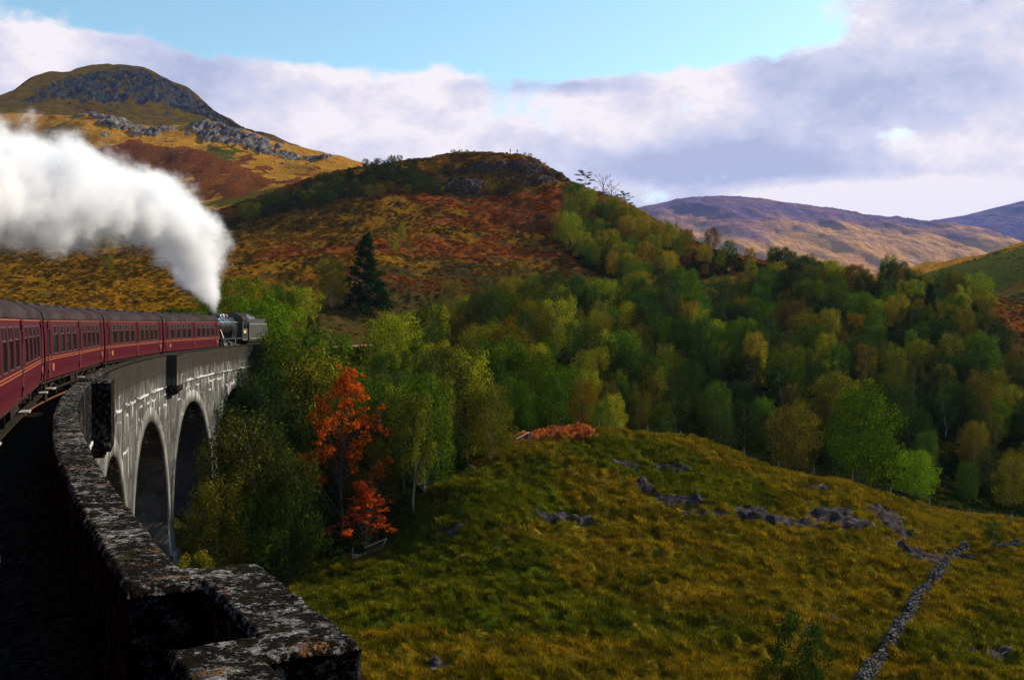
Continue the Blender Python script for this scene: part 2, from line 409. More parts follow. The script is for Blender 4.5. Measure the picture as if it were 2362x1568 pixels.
uc = np.concatenate([-np.geomspace(1.9, .60, 26), np.linspace(-.58, .58, 800), np.geomspace(.60, 1.9, 26)])
yr = np.concatenate([np.linspace(-150, 0, 20), np.linspace(3, 46, 26), np.arange(47, 112, .30), np.geomspace(112.4, 395, 330), np.arange(397, 620, 3.4), np.arange(622, 1180, 2.1), np.geomspace(1185, 1700, 26)])
UU, YY = np.meshgrid(uc, yr)
XX = UU * (np.maximum(YY, -20) + YO)
jit = sstep(.3, .0, np.abs(np.abs(UU) - .2)) * 0
ZZ = terrain(XX, YY)
nr, nc = XX.shape
idx = np.arange(nr * nc).reshape(nr, nc)
F = np.stack([idx[:-1, :-1], idx[:-1, 1:], idx[1:, 1:], idx[1:, :-1]], -1).reshape(-1, 4)
_s, _off = tk_inv(XX, YY)
wz = fbm2(XX / 30, YY / 30, 3, 31) * .5
rock = np.maximum.reduce([zone(XX, YY, CLIFF, wz) * .62, zone(XX, YY, CRAG, fbm2(XX / 12, YY / 12, 3, 35) * .6), zone(XX, YY, KNOBS, fbm2(XX / 4, YY / 4, 3, 37) * .6), zone(XX, YY, ROCK_FIELD, fbm2(XX / 1.2, YY / 1.2, 3, 39) * .7)])
rock = np.maximum(rock, sstep(.25, .5, fbm2(XX / 14, YY / 20, 4, 51)) * sstep(700, 780, YY) * .8)
# bracken: rust red stands
brack = zone(XX, YY, [(560,640,60,60),(450,700,40,50),(640,650,50,40),(330,740,40,30),(1200,310,26,22),(1130,335,36,10),(1260,330,14,18),(1050,270,30,14),(1600,318,20,12),(1680,300,20,10),(2330,200,16,40),(1250,104,6,4),(1210,97,2.5,3),(980,215,22,8),(740,255,22,10),(1700,285,12,8),(2250,240,12,12)], fbm2(XX / 18, YY / 18, 4, 52) * 1.1)
brack = np.clip(brack + sstep(.05, .45, fbm2(XX / 40, YY / 40, 4, 53)) * sstep(150, 260, YY) * .55, 0, 1)
green = zone(XX, YY, [(620,560,40,30),(480,740,20,40),(2362,450,70,90),(2250,480,50,70),(1000,72,9,9),(1100,82,8,8),(1000,86,6,5),(1150,80,7,6),(1050,64,9,5),(860,74,5,5),(700,76,5,4),(1500,96,7,5),(1650,92,6,5)], fbm2(XX / 12, YY / 12, 4, 54) * .9)
green = np.clip(green + sstep(.05, .4, fbm2(XX / 7, YY / 5, 4, 55)) * .55, 0, 1)
heather = zone(XX, YY, [(700,345,50,16),(850,350,50,16),(600,350,40,14),(950,352,30,10),(1150,362,30,7),(560,1090,60,50)], fbm2(XX / 16, YY / 16, 4, 56) * .7)
heather = np.clip(heather + sstep(.02, .30, fbm2(XX / 5, YY / 8, 4, 57)) * sstep(130, 170, YY) * sstep(480, 400, YY) * .85, 0, 1)
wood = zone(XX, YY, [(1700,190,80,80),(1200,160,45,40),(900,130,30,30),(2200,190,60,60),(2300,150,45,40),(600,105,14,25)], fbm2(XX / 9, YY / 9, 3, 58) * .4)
col = np.stack([rock, brack, green, heather], -1).reshape(-1, 4)
gm = Mat('moorland')
a4 = gm.n('ShaderNodeAttribute', attribute_name='zones'); sp = gm.n('ShaderNodeSeparateColor'); gm.t.links.new(a4.outputs['Color'], sp.inputs[0])
P = gm.pos()
wd = gm.attr('wood'); far_ = gm.attr('far')
n1 = gm.noise(.9, 6, .65, P, (1, .8, 1.6)); n2 = gm.noise(4.5, 5, .65, P, (1, .7, 1.8)); n3 = gm.noise(.12, 6, .62, P); n4 = gm.noise(.035, 6, .6, P)
nn = gm.math('ADD', gm.math('MULTIPLY', n1, .55), gm.math('MULTIPLY', n2, .45))
grass = gm.ramp(nn, [(.30, (.028, .032, .003)), (.44, (.080, .070, .006)), (.56, (.15, .100, .008)), (.70, (.24, .145, .013))])
gold = gm.ramp(gm.math('ADD', gm.math('MULTIPLY', n3, .5), gm.math('MULTIPLY', n1, .5)), [(.30, (.15, .052, .008)), (.44, (.36, .145, .012)), (.56, (.52, .26, .022)), (.72, (.56, .35, .05))])
midz = gm.attr('midz')
grass = gm.mix(midz, grass, gm.mix(1.0, grass, (1.30, .80, .6), 'MULTIPLY'))
col_ = gm.mix(far_, grass, gold)
# far and near greens
gr = gm.ramp(nn, [(.3, (.010, .022, .002)), (.5, (.030, .058, .003)), (.7, (.075, .105, .006))])
gfac = gm.range(gm.math('ADD', sp.outputs[2], gm.math('MULTIPLY', gm.math('SUBTRACT', nn, .5), 1.6)), .35, .85)
col_ = gm.mix(gm.math('MULTIPLY', gfac, .85), col_, gr)
br = gm.ramp(nn, [(.3, (.040, .011, .004)), (.5, (.15, .040, .008)), (.7, (.30, .090, .014))])
bfac = gm.range(gm.math('ADD', sp.outputs[1], gm.math('MULTIPLY', gm.math('SUBTRACT', gm.mix(far_, n1, n3), .5), 1.9)), .42, .68)
col_ = gm.mix(gm.math('MULTIPLY', bfac, .92), col_, br)
ht = gm.ramp(nn, [(.3, (.012, .011, .006)), (.5, (.042, .030, .012)), (.7, (.10, .055, .024))])
hfac = gm.range(gm.math('ADD', a4.outputs['Alpha'], gm.math('MULTIPLY', gm.math('SUBTRACT', n1, .5), 1.6)), .45, .75)
col_ = gm.mix(gm.math('MULTIPLY', hfac, .85), col_, ht)
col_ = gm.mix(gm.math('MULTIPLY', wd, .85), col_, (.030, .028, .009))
rn = gm.noise(1.6, 7, .7, P, (1, 1, .5)); rn2 = gm.noise(.16, 7, .7, P, (1, 1, .35))
rk0 = gm.ramp(gm.mix(far_, rn, rn2), [(.34, (.030, .025, .024)), (.5, (.12, .105, .10)), (.62, (.25, .225, .20)), (.75, (.46, .43, .37))])
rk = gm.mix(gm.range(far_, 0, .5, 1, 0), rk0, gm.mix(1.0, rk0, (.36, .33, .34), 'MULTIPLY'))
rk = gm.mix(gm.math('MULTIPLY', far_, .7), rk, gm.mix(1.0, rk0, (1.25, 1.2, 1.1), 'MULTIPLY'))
geo = gm.n('ShaderNodeNewGeometry'); sn = gm.n('ShaderNodeSeparateXYZ'); gm.t.links.new(geo.outputs['Normal'], sn.inputs[0])
steep = gm.range(sn.outputs[2], .93, .60)
rf = gm.math('ADD', sp.outputs[0], gm.math('MULTIPLY', gm.math('SUBTRACT', gm.mix(far_, n1, gm.noise(.10, 8, .72, P, (1, .6, .30))), .5), gm.math('ADD', 2.8, gm.math('MULTIPLY', far_, 1.4))))
rfac = gm.range(gm.math('ADD', rf, gm.math('MULTIPLY', steep, gm.math('MULTIPLY', sp.outputs[0], .9))), .58, .80)
rfac = gm.math('MULTIPLY', rfac, gm.range(sp.outputs[0], .04, .30))
col_ = gm.mix(rfac, col_, rk)
bh = gm.math('ADD', gm.math('MULTIPLY', n2, .35), n1)
bmp = gm.bump(gm.noise(.35, 7, .7, P, (1, 1, .6)), 1.0, 5.0)
bmp2 = gm.bump(bh, .9, .35)
nb = gm.n('ShaderNodeMix', data_type='VECTOR'); gm.set(nb.inputs[0], far_); gm.set(nb.inputs[4], bmp2); gm.set(nb.inputs[5], bmp)
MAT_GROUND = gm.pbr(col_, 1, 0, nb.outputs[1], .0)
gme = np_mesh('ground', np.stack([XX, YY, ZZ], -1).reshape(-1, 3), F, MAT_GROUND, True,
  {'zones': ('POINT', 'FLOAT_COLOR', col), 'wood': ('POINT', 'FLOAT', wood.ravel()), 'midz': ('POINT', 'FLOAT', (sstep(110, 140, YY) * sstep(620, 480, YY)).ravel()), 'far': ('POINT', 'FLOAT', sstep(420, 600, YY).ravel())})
tag(link('ground', gme), 'rough autumn moorland rising to hills', kind='structure')

# ------------------------------------------------------------------ far mountains across the valley
def far_hill(name, ridge, Y0, depth, foot, seed, nx=520, ny=150):
    px = np.array([r[0] for r in ridge], float); py = np.array([r[1] for r in ridge], float)
    gx = np.linspace(px[0], px[-1], nx)
    top = EYE + (YH - np.interp(gx, px, py)) / FP * Y0
    Xr = (gx - CX) / FP * Y0
    t = np.linspace(0, 1.35, ny)
    V = []
    for tt in t:
        yy = Y0 - depth * (1 - tt)
        prof = sstep(0, 1, np.clip(tt, 0, 1)) * .75 + np.clip(tt, 0, 1) * .25
        z = foot + (top - foot) * prof - np.maximum(tt - 1, 0) * (top - foot) * 1.2
        xx = Xr
        rg = 1 - np.abs(fbm2(xx / 420 + .3 * yy / 420, np.full(nx, yy / 900), 4, seed)) * 2
        z = z + (rg - .5) * 55 * np.sin(min(tt, 1) * pi) + fbm2(xx / 60, np.full(nx, yy / 60), 3, seed + 2) * 8 * min(1, tt * 3) * (1 if tt < .97 else .25)
        V.append(np.stack([xx, np.full(nx, yy), z], -1))
    V = np.array(V).reshape(-1, 3); i = np.arange(nx * ny).reshape(ny, nx)
    F = np.stack([i[:-1, :-1], i[:-1, 1:], i[1:, 1:], i[1:, :-1]], -1).reshape(-1, 4)
    return V, F
fm = Mat('far_moor')
P = fm.pos(); q1 = fm.noise(.0042, 7, .62, P, (1, 1, 2.5)); q2 = fm.noise(.03, 5, .6, P, (1, .6, 1.5)); sx = fm.n('ShaderNodeSeparateXYZ'); fm.set(sx.inputs[0], P)
hz = fm.math('ADD', fm.math('DIVIDE', sx.outputs[2], 520.), fm.math('MULTIPLY', fm.math('SUBTRACT', q1, .5), 1.1))
cc = fm.ramp(hz, [(.20, (.44, .20, .055)), (.55, (.50, .25, .075)), (.72, (.25, .125, .12)), (.92, (.13, .08, .16))])  # purple heights: blue of the distance haze partly painted into the colour
cc = fm.mix(fm.range(q2, .50, .72), cc, fm.mix(.6, cc, (.12, .07, .06)))
cc = fm.mix(fm.range(fm.noise(.012, 6, .75, P), .68, .76), cc, (.60, .52, .46))
MAT_FAR = fm.pbr(cc, 1, 0, fm.bump(fm.noise(.02, 6, .65, P), 1.0, 30.), .0)
V, F = far_hill('m', [(1250,560),(1350,520),(1420,496),(1470,481),(1520,470),(1560,462),(1600,457),(1630,456),(1700,459),(1760,467),(1830,478),(1900,488),(1980,500),(2060,509),(2120,514),(2180,540),(2240,580),(2300,620),(2400,700)], 4600, 2300, -60, 71)
tag(link('far_mountain', np_mesh('far_mountain', V, F, MAT_FAR, True)), 'tan and purple moorland ridge across the valley', kind='structure')
V, F = far_hill('m2', [(1850,640),(1950,590),(2050,545),(2110,515),(2160,507),(2220,498),(2290,480),(2362,463),(2450,440),(2550,425),(2700,440),(2900,500)], 5400, 2500, -60, 93)
f2 = Mat('hazed_heather'); P = f2.pos(); cc = f2.ramp(f2.noise(.006, 7, .62, P, (1, 1, 2.5)), [(.35, (.055, .055, .17)), (.55, (.12, .08, .17)), (.68, (.30, .17, .12))]); MAT_BLUE = f2.pbr(cc, 1, 0, f2.bump(f2.noise(.02, 6, .65, P), 1.0, 30.), 0)  # blue of the distance haze painted into the heather colour
tag(link('distant_blue_mountain', np_mesh('distant_blue_mountain', V, F, MAT_BLUE, True)), 'blue hazy mountain at the far right', kind='structure')
# valley floor joining them
vb = MB(); vb.v = [(-2500, 1500, -62), (4500, 1500, -62), (4500, 6500, -62), (-2500, 6500, -62)]; vb.f = [(0, 1, 2, 3)]
tag(vb.build('valley_floor', MAT_FAR), 'low moor beyond the hills', kind='structure')
# ------------------------------------------------------------------ viaduct
def concrete(name, base_c, dark_c, stain=True, lichen=0.0, bump=.6):
    m = Mat(name); P = m.pos(); uv = m.attr('su', 'Vector')
    s1 = m.noise(.55, 6, .62, P); s2 = m.noise(7, 6, .65, P); s3 = m.noise(1.1, 6, .7, uv, (3.2, .35, 1))
    c = m.mix(m.range(s1, .35, .68), base_c, dark_c)
    c = m.mix(m.range(s3, .42, .66, 0, .75), c, tuple(x * .38 for x in dark_c))
    c = m.mix(m.range(s2, .45, .75, 0, .5), c, tuple(x * .6 for x in base_c))
    h = m.math('ADD', m.math('MULTIPLY', s2, .6), m.noise(28, 4, .6, P))
    sj = m.n('ShaderNodeSeparateXYZ'); m.set(sj.inputs[0], uv)      # casting joints: recessed lines every lift and every bay
    jz = m.range(m.math('PINGPONG', m.math('ADD', sj.outputs[1], m.math('MULTIPLY', m.noise(.5, 2, .5, uv), .12)), .62), .028, .008)
    jx = m.range(m.math('PINGPONG', sj.outputs[0], 2.1), .03, .01)
    jj = m.math('MULTIPLY', m.math('MAXIMUM', jz, m.math('MULTIPLY', jx, .6)), .0 if lichen else 1.)
    c = m.mix(m.math('MULTIPLY', jj, .25), c, tuple(x * .4 for x in dark_c)); h = m.math('SUBTRACT', h, jj)
    if stain:   # lime run-offs: ragged lines along the casting joints and drips below them
        sp = m.n('ShaderNodeSeparateXYZ'); m.set(sp.inputs[0], uv)
        wob = m.math('ADD', m.math('MULTIPLY', m.math('SUBTRACT', m.noise(.9, 4, .6, uv, (1, .2, 1)), .5), .6), m.math('MULTIPLY', m.math('SUBTRACT', m.noise(5., 4, .7, uv), .5), .35))
        tot = None
        for zj, th, on in ((-1.06, .065, .45), (-1.6, .05, .50), (-2.3, .05, .53), (-3.4, .055, .55), (-.3, .05, .57), (.25, .05, .60)):
            dz = m.math('SUBTRACT', m.math('ADD', sp.outputs[1], wob), zj)
            line = m.range(m.math('ABSOLUTE', dz), th * 1.6, th * .4)
            gate = m.range(m.noise(.35, 4, .6, uv, (1, .3, 1), (zj * 7, 0, 0)), on, on + .07)
            dn = m.noise(3.4, 3, .5, uv, (1, .035, 1), (zj * 3, 0, 0))
            ln = m.noise(.8, 2, .5, uv, (1, .01, 1), (zj * 5, 1, 0))
            drip = m.math('MULTIPLY', m.range(dn, .585, .64), m.math('MULTIPLY', m.range(dz, .02, -.02), m.range(m.math('ADD', dz, m.math('MULTIPLY', ln, 3.2)), .3, .9)))
            k = m.math('MAXIMUM', m.math('MULTIPLY', line, gate), m.math('MULTIPLY', drip, m.range(gate, 0, .4, .35, .9)))
            tot = k if tot is None else m.math('MAXIMUM', tot, k)
        c = m.mix(m.math('MULTIPLY', tot, .95), c, (.55, .54, .50))
        top = m.range(sp.outputs[1], -1.2, .7); tn = m.noise(2.2, 6, .7, uv, (1.6, .4, 1))
        c = m.mix(m.math('MULTIPLY', m.range(m.math('ADD', tn, m.math('MULTIPLY', top, .52)), .50, .84), .9), c, (.032, .027, .021))
    if lichen:
        fl = m.noise(1.7, 4, .6, P); f2 = m.noise(19, 6, .72, P); f3 = m.noise(2.3, 3, .6, P, (1, 1, 1), (9, 2, 4)); f4 = m.noise(55, 4, .7, P)
        patch = m.math('ADD', m.math('ADD', m.math('MULTIPLY', m.noise(6.5, 6, .72, P), .55), m.math('MULTIPLY', f2, .38)), m.math('MULTIPLY', fl, .22))
        c = m.mix(m.range(patch, .525, .575), c, (.010, .007, .004))
        c = m.mix(m.math('MULTIPLY', m.range(f3, .60, .66), m.range(f2, .48, .58)), c, (.26, .12, .050))
        c = m.mix(m.math('MULTIPLY', m.range(f4, .56, .66), m.range(patch, .60, .50, 0, .9)), c, (.68, .65, .62))
        c = m.mix(m.math('MULTIPLY', m.range(m.noise(3.1, 3, .6, P, (1, 1, 1), (4, 8, 1)), .60, .68), .6), c, (.035, .045, .008))
        h = m.math('ADD', h, m.math('MULTIPLY', m.range(patch, .50, .64), 1.6))
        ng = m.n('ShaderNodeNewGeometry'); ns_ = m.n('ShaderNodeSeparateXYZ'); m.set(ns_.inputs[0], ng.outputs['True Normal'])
        c = m.mix(m.range(ns_.outputs[2], .45, .05), c, m.mix(1.0, c, (.34, .33, .33), 'MULTIPLY'))      # shade of the upright faces painted in as a darker colour
        return m.pbr(c, .95, 0, m.bump(h, bump, .03), .03)
    return m.pbr(c, .9, 0, m.bump(h, bump, .03), .0)
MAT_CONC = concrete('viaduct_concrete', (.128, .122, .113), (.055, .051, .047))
MAT_SHADED = concrete('shaded_concrete', (.075, .070, .062), (.035, .033, .030), True, 0, .3)  # darker copy of the concrete: shade inside the arches painted in
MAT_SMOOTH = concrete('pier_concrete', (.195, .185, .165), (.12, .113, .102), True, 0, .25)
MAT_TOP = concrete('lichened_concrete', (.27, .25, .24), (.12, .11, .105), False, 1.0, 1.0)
via = thing('railway_viaduct', 'curving grey concrete arched viaduct streaked with white lime', 'viaduct')

OI, OW = 2.49, 3.04          # inner and outer face of the parapet
REF = [6.588 + 34.15 * k - 2.67 + 1.335 + 1.335 for k in range(-1, 4)]   # near face of every refuge
def wall_grid(s0, s1, ds, do, zlo, disp, rr, extra=None):
    """parapet with its refuges: a solid cut from a plan grid, top edges rounded"""
    ns = int(round((s1 - s0) / ds)); o0, o1 = OI - .1, OI + 1.3; no = int(round((o1 - o0) / do))
    sc_ = s0 + (np.arange(ns) + .5) * (s1 - s0) / ns; oc = o0 + (np.arange(no) + .5) * (o1 - o0) / no
    SS, OO = np.meshgrid(sc_, oc, indexing='ij')
    def inside(SS, OO):
        m = (OO > OI) & (OO < OW)
        for r in REF:
            a, b = r, r + 2.67
            rec = (SS > a + .45) & (SS < b - .55)
            m = np.where(rec, (OO > OI + .6) & (OO < OI + 1.2), m)
            ret = (SS > a) & (SS < b) & ~rec
            m = np.where(ret, (OO > OI) & (OO < OI + 1.2), m)
        return m
    M = inside(SS, OO)
    D = np.where(M, 9., 0.); d = M.copy()
    nstep = max(1, int(rr / min(ds, do)))
    dist = np.zeros(M.shape)
    for k in range(nstep):
        dist[d] += 1
        e = d.copy(); e[1:] &= d[:-1]; e[:-1] &= d[1:]; e[:, 1:] &= d[:, :-1]; e[:, :-1] &= d[:, 1:]
        d = e
    vid = -np.ones((ns + 1, no + 1), int)
    ps = s0 + np.arange(ns + 1) * (s1 - s0) / ns; po = o0 + np.arange(no + 1) * (o1 - o0) / no
    # height at vertices from mean distance of the 4 cells
    Dp = np.zeros((ns + 2, no + 2)); Dp[1:-1, 1:-1] = dist
    Mp = np.zeros((ns + 2, no + 2), bool); Mp[1:-1, 1:-1] = M
    mn = np.minimum.reduce([Dp[:-1, :-1], Dp[1:, :-1], Dp[:-1, 1:], Dp[1:, 1:]])
    mn[0] = mn[1]; mn[-1] = mn[-2]
    hgt = 1.1 - rr * (1 - np.sqrt(np.clip(1 - (1 - mn / nstep) ** 2, 0, 1)))
    used = Mp[:-1, :-1] | Mp[1:, :-1] | Mp[:-1, 1:] | Mp[1:, 1:]
    vid[used] = np.arange(used.sum())
    I, J = np.nonzero(used)
    V = [np.stack([ps[I], po[J], hgt[I, J]], -1)]; nv = len(I)
    ci, cj = np.nonzero(M)
    F = [np.stack([vid[ci, cj], vid[ci, cj + 1], vid[ci + 1, cj + 1], vid[ci + 1, cj]], -1)]
    zs = np.concatenate([[.97, .9, .8, .66, .5, .3, .1, -.2, -.6], [zlo]]) if ds < .2 else np.array([.6, 0, zlo])
    # side walls along boundary edges
    E = []
    for di, dj, a, b in ((0, -1, (0, 0), (1, 0)), (0, 1, (1, 1), (0, 1)), (-1, 0, (0, 1), (0, 0)), (1, 0, (1, 0), (1, 1))):
        ni, nj = ci + di, cj + dj
        ok = (ni < 0) | (ni >= ns) | (nj < 0) | (nj >= no)
        nb = np.zeros(len(ci), bool); nb[~ok] = M[ni[~ok], nj[~ok]]
        q = ~nb
        E.append(np.stack([vid[ci[q] + a[0], cj[q] + a[1]], vid[ci[q] + b[0], cj[q] + b[1]]], -1))
    E = np.concatenate(E); bv = np.unique(E); mp = {v: k for k, v in enumerate(bv)}
    mapv = np.zeros(nv, int); mapv[bv] = np.arange(len(bv))
    base_ = V[0]; prev = bv
    for z in zs:
        nw = base_[bv].copy(); nw[:, 2] = np.minimum(z, nw[:, 2] - .01)
        st = sum(len(x) for x in V); V.append(nw); cur = st + np.arange(len(bv))
        F.append(np.stack([prev[mapv[E[:, 1]]], prev[mapv[E[:, 0]]], cur[mapv[E[:, 0]]], cur[mapv[E[:, 1]]]], -1)); prev = cur
    V = np.concatenate(V); F = np.concatenate(F)
    su = np.stack([V[:, 0] + (V[:, 1] - OI) * .7, V[:, 2], V[:, 1]], -1)
    X, Y = tk(V[:, 0], V[:, 1]); Z = V[:, 2]
    if disp:
        for sc2, am in ((3.0, disp * .9), (9, disp), (24, disp * .7), (50, disp * .35)):
            X = X + noise3(X * sc2, Y * sc2, Z * sc2, 1) * am * .55; Y = Y + noise3(X * sc2, Y * sc2, Z * sc2 + 40, 2) * am * .55
            Z = Z + noise3(X * sc2, Y * sc2 + 30, Z * sc2, 3) * am
    return np.stack([X, Y, Z], -1), F, su
ZJ = -1.0
V, F, su = wall_grid(1.0, 17.0, .028, .028, ZJ, .011, .07)
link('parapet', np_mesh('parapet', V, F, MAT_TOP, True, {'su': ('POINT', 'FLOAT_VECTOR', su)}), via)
V, F, su = wall_grid(17.0, 50.0, .08, .05, ZJ, .010, .06)
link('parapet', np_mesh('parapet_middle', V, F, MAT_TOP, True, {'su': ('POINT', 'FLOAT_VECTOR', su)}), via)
# beyond 30 m the outer side reads as stained concrete
V, F, su = wall_grid(50.0, 121.0, .14, .05, ZJ, .0, .05)
link('parapet', np_mesh('parapet_far', V, F, MAT_CONC, False, {'su': ('POINT', 'FLOAT_VECTOR', su)}), via)
V, F, su = wall_grid(-12.0, 1.0, .20, .05, ZJ, .0, .05)
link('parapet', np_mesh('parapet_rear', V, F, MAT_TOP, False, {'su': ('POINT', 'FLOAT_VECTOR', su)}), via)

def track_mesh(V3, F, name, mat, smooth=False):
    """V3 rows are s, off, z"""
    V3 = np.asarray(V3, float); X, Y = tk(V3[:, 0], V3[:, 1])
    su = np.stack([V3[:, 0], V3[:, 2], V3[:, 1]], -1)
    return np_mesh(name, np.stack([X, Y, V3[:, 2]], -1), F, mat, smooth, {'su': ('POINT', 'FLOAT_VECTOR', su)})
def sbox(V, F, s0, s1, o0, o1, z0, z1, ns=1, dz0=0, dz1=0):
    """a block along the track; returns via V, F lists"""
    b = len(V)
    for k in range(ns + 1):
        s = s0 + (s1 - s0) * k / ns
        V += [(s, o0, z0), (s, o1, z0), (s, o1, z1), (s, o0, z1)]
    for k in range(ns):
        a = b + 4 * k
        for i in range(4): F.append((a + i, a + (i + 1) % 4, a + 4 + (i + 1) % 4, a + 4 + i))
    F.append((b + 3, b + 2, b + 1, b)); e = b + 4 * ns; F.append((e, e + 1, e + 2, e + 3))
for k, r in enumerate(REF):     # stepped corbel under every refuge
    V = []; F = []
    sbox(V, F, r + .02, r + 2.65, OW + .01, OI + 1.18, -1.44, ZJ - .004)
    sbox(V, F, r + .25, r + 2.42, OW + .01, OI + .95, -1.68, -1.444)
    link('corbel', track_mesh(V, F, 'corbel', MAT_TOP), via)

# arches: centres midway between piers
PITCH, RA = 17.075, 7.45
S_P = REF[1] + 1.33                       # a pier under every refuge and one between
piers = [S_P + PITCH * k for k in range(-1, 8)]
ZC = -2.75                                # underside of the crown
ZSPR = ZC - RA
OF = OW - .03                             # spandrel face just behind the parapet face
V = []; F = []; 
def q4(a, b, c, d): F.append((a, b, c, d))
def gz(s): X, Y = tk(s, 3.3); return min(ground(float(X), float(Y)) - 1.2, -4)
arcs = []
for i in range(len(piers) - 1):
    arcs.append(.5 * (piers[i] + piers[i + 1]))
S_END = 124.0
def spandrel(off, flip):
    V = []; F = []
    for i, sc0 in enumerate(arcs):
        th = np.linspace(pi, 0, 49)
        ss = sc0 + RA * np.cos(th); zb = ZSPR + RA * np.sin(th)
        ss = np.concatenate([[sc0 - PITCH / 2], ss, [sc0 + PITCH / 2]]); zb = np.concatenate([[ZSPR], zb, [ZSPR]])
        if ss[0] > S_END: continue
        b = len(V); nz = 8
        for s, z in zip(ss, zb):
            for k in range(nz + 1): V.append((s, off, z + (ZJ - z) * k / nz))
        for c in range(len(ss) - 1):
            for k in range(nz):
                a = b + c * (nz + 1) + k; q = (a, a + 1, a + nz + 2, a + nz + 1)
                F.append(q if flip else q[::-1])
    return V, F
V, F = spandrel(OF, False); link('spandrel_wall', track_mesh(V, F, 'spandrel_wall', MAT_CONC), via)
V, F = spandrel(-OF, True); link('spandrel_wall', track_mesh(V, F, 'spandrel_wall_left', MAT_CONC), via)
for i, sc0 in enumerate(arcs):
    if sc0 > 118: continue
    th = np.linspace(pi, 0, 57); V = []; F = []
    for t_ in th:       # barrel
        for o in np.linspace(-OF, OF, 5): V.append((sc0 + RA * cos(t_), o, ZSPR + RA * sin(t_)))
    for a in range(56):
        for k in range(4): F.append((a * 5 + k, a * 5 + k + 1, (a + 1) * 5 + k + 1, (a + 1) * 5 + k))
    link('arch_barrel', track_mesh(V, F, 'arch_barrel', MAT_SHADED), via)
    V = []; F = []      # raised ring round the opening
    for t_ in th:
        for rr, o in ((RA - .02, OF - .02), (RA - .02, OF + .07), (RA + .86, OF + .07), (RA + .86, OF - .02)):
            V.append((sc0 + rr * cos(t_), o, ZSPR + rr * sin(t_)))
    for a in range(56):
        for k in range(3): F.append((a * 4 + k, (a + 1) * 4 + k, (a + 1) * 4 + k + 1, a * 4 + k + 1))
    link('arch_ring', track_mesh(V, F, 'arch_ring', MAT_SMOOTH), via)
for i, sp_ in enumerate(piers):
    if sp_ > 125: continue
    zg = gz(sp_); V = []; F = []
    hw = (PITCH - 2 * RA) / 2; b = 0
    rows = [(ZSPR + .0, 0), (zg if zg > -12.4 else -12.4, .16)]
    for z, ba in rows:
        V += [(sp_ - hw - ba, -OF - ba, z), (sp_ + hw + ba, -OF - ba, z), (sp_ + hw + ba, OF + ba, z), (sp_ - hw - ba, OF + ba, z)]
    if zg <= -12.4:
        for z, ba in ((-12.4, .16 + .28), (zg, .16 + .36)):
            V += [(sp_ - hw - ba, -OF - ba, z), (sp_ + hw + ba, -OF - ba, z), (sp_ + hw + ba, OF + ba, z), (sp_ - hw - ba, OF + ba, z)]
    for r in range(len(V) // 4 - 1):
        for k in range(4): a = 4 * r; F.append((a + k, a + (k + 1) % 4, a + 4 + (k + 1) % 4, a + 4 + k))
    me = track_mesh(V, F, 'pier', MAT_SMOOTH); me.materials.append(MAT_SHADED)
    for i_, p_ in enumerate(me.polygons): p_.material_index = 1 if i_ % 4 in (1, 3) else 0  # sides facing into the arches take the copy with painted shade
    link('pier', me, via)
# string course and the deck between the walls
V = []; F = []; sbox(V, F, -12, S_END, OF + .002, OW + .05, ZJ - .16, ZJ - .004, 160)
link('string_course', track_mesh(V, F, 'string_course', MAT_CONC), via)
V = []; F = []; sbox(V, F, -12, S_END, -OF + .01, OF - .01, -1.1, -.62, 100)
link('deck', track_mesh(V, F, 'deck', MAT_CONC), via)
V = []; F = []; sbox(V, F, -12, S_END, -OW, -OI, ZJ, 1.1, 120)
link('parapet', track_mesh(V, F, 'parapet_left', MAT_CONC), via)
V = []; F = []; sbox(V, F, 117, 127, -OW - .3, OW + .04, -9, -1.12, 8)
link('abutment', track_mesh(V, F, 'abutment', MAT_CONC), via)
V = []; F = []; sbox(V, F, 121, 128, OI, OW, -3, 1.1, 20)
link('wing_wall', track_mesh(V, F, 'wing_wall', MAT_CONC), via)

# ------------------------------------------------------------------ track
bal = Mat('ballast'); bn = bal.n('ShaderNodeTexVoronoi'); bal.set(bn.inputs['Vector'], bal.pos()); bn.inputs['Scale'].default_value = 16
MAT_BALLAST = bal.pbr(bal.ramp(bn.outputs['Color'], [(0, (.004, .003, .003)), (.5, (.015, .012, .010)), (1, (.042, .032, .025))]), .95, 0, bal.bump(bn.outputs[0], 1, .04), 0)
SA = np.concatenate([np.arange(-12, 30, .08), np.arange(30, 200, .5)]); OA = np.linspace(-2.47, 2.47, 60)
SG, OG = np.meshgrid(SA, OA, indexing='ij'); ZG = -.17 + .045 * noise2(SG * 9, OG * 9, 3) + .03 * noise2(SG * 3, OG * 3, 4)
i = np.arange(SG.size).reshape(SG.shape); F = np.stack([i[:-1, :-1], i[1:, :-1], i[1:, 1:], i[:-1, 1:]], -1).reshape(-1, 4)
tag(link('ballast', track_mesh(np.stack([SG, OG, ZG], -1).reshape(-1, 3), F, 'ballast', MAT_BALLAST, True)), 'dark ballast between the parapets', kind='structure')
trk = thing('railway_track', 'single rusty railway track beside and beneath the train', 'railway track')
MAT_RAIL = simple('rusty_rail', (.22, .075, .025), .55, .3); MAT_SLEEPER = simple('dark_timber', (.035, .026, .018), .9)
for o in (-.7525, .7525):
    V = []; F = []
    for a, b, c, d in ((o - .07, o + .07, -.155, -.14), (o - .01, o + .01, -.14, -.035), (o - .035, o + .035, -.035, 0)): sbox(V, F, -12, 190, a, b, c, d, 130)
    link('rail', track_mesh(V, F, 'rail', MAT_RAIL), trk)
slp = MB().box(-.125, .125, -1.3, 1.3, -.16, -.02).mesh('sleeper', MAT_SLEEPER)
slp2 = None
for k in range(110):
    s = -6 + k * .65; X, Y = tk(s)
    link('sleeper', slp, trk, (float(X), float(Y), -.065), (0, 0, tk_heading(s)))

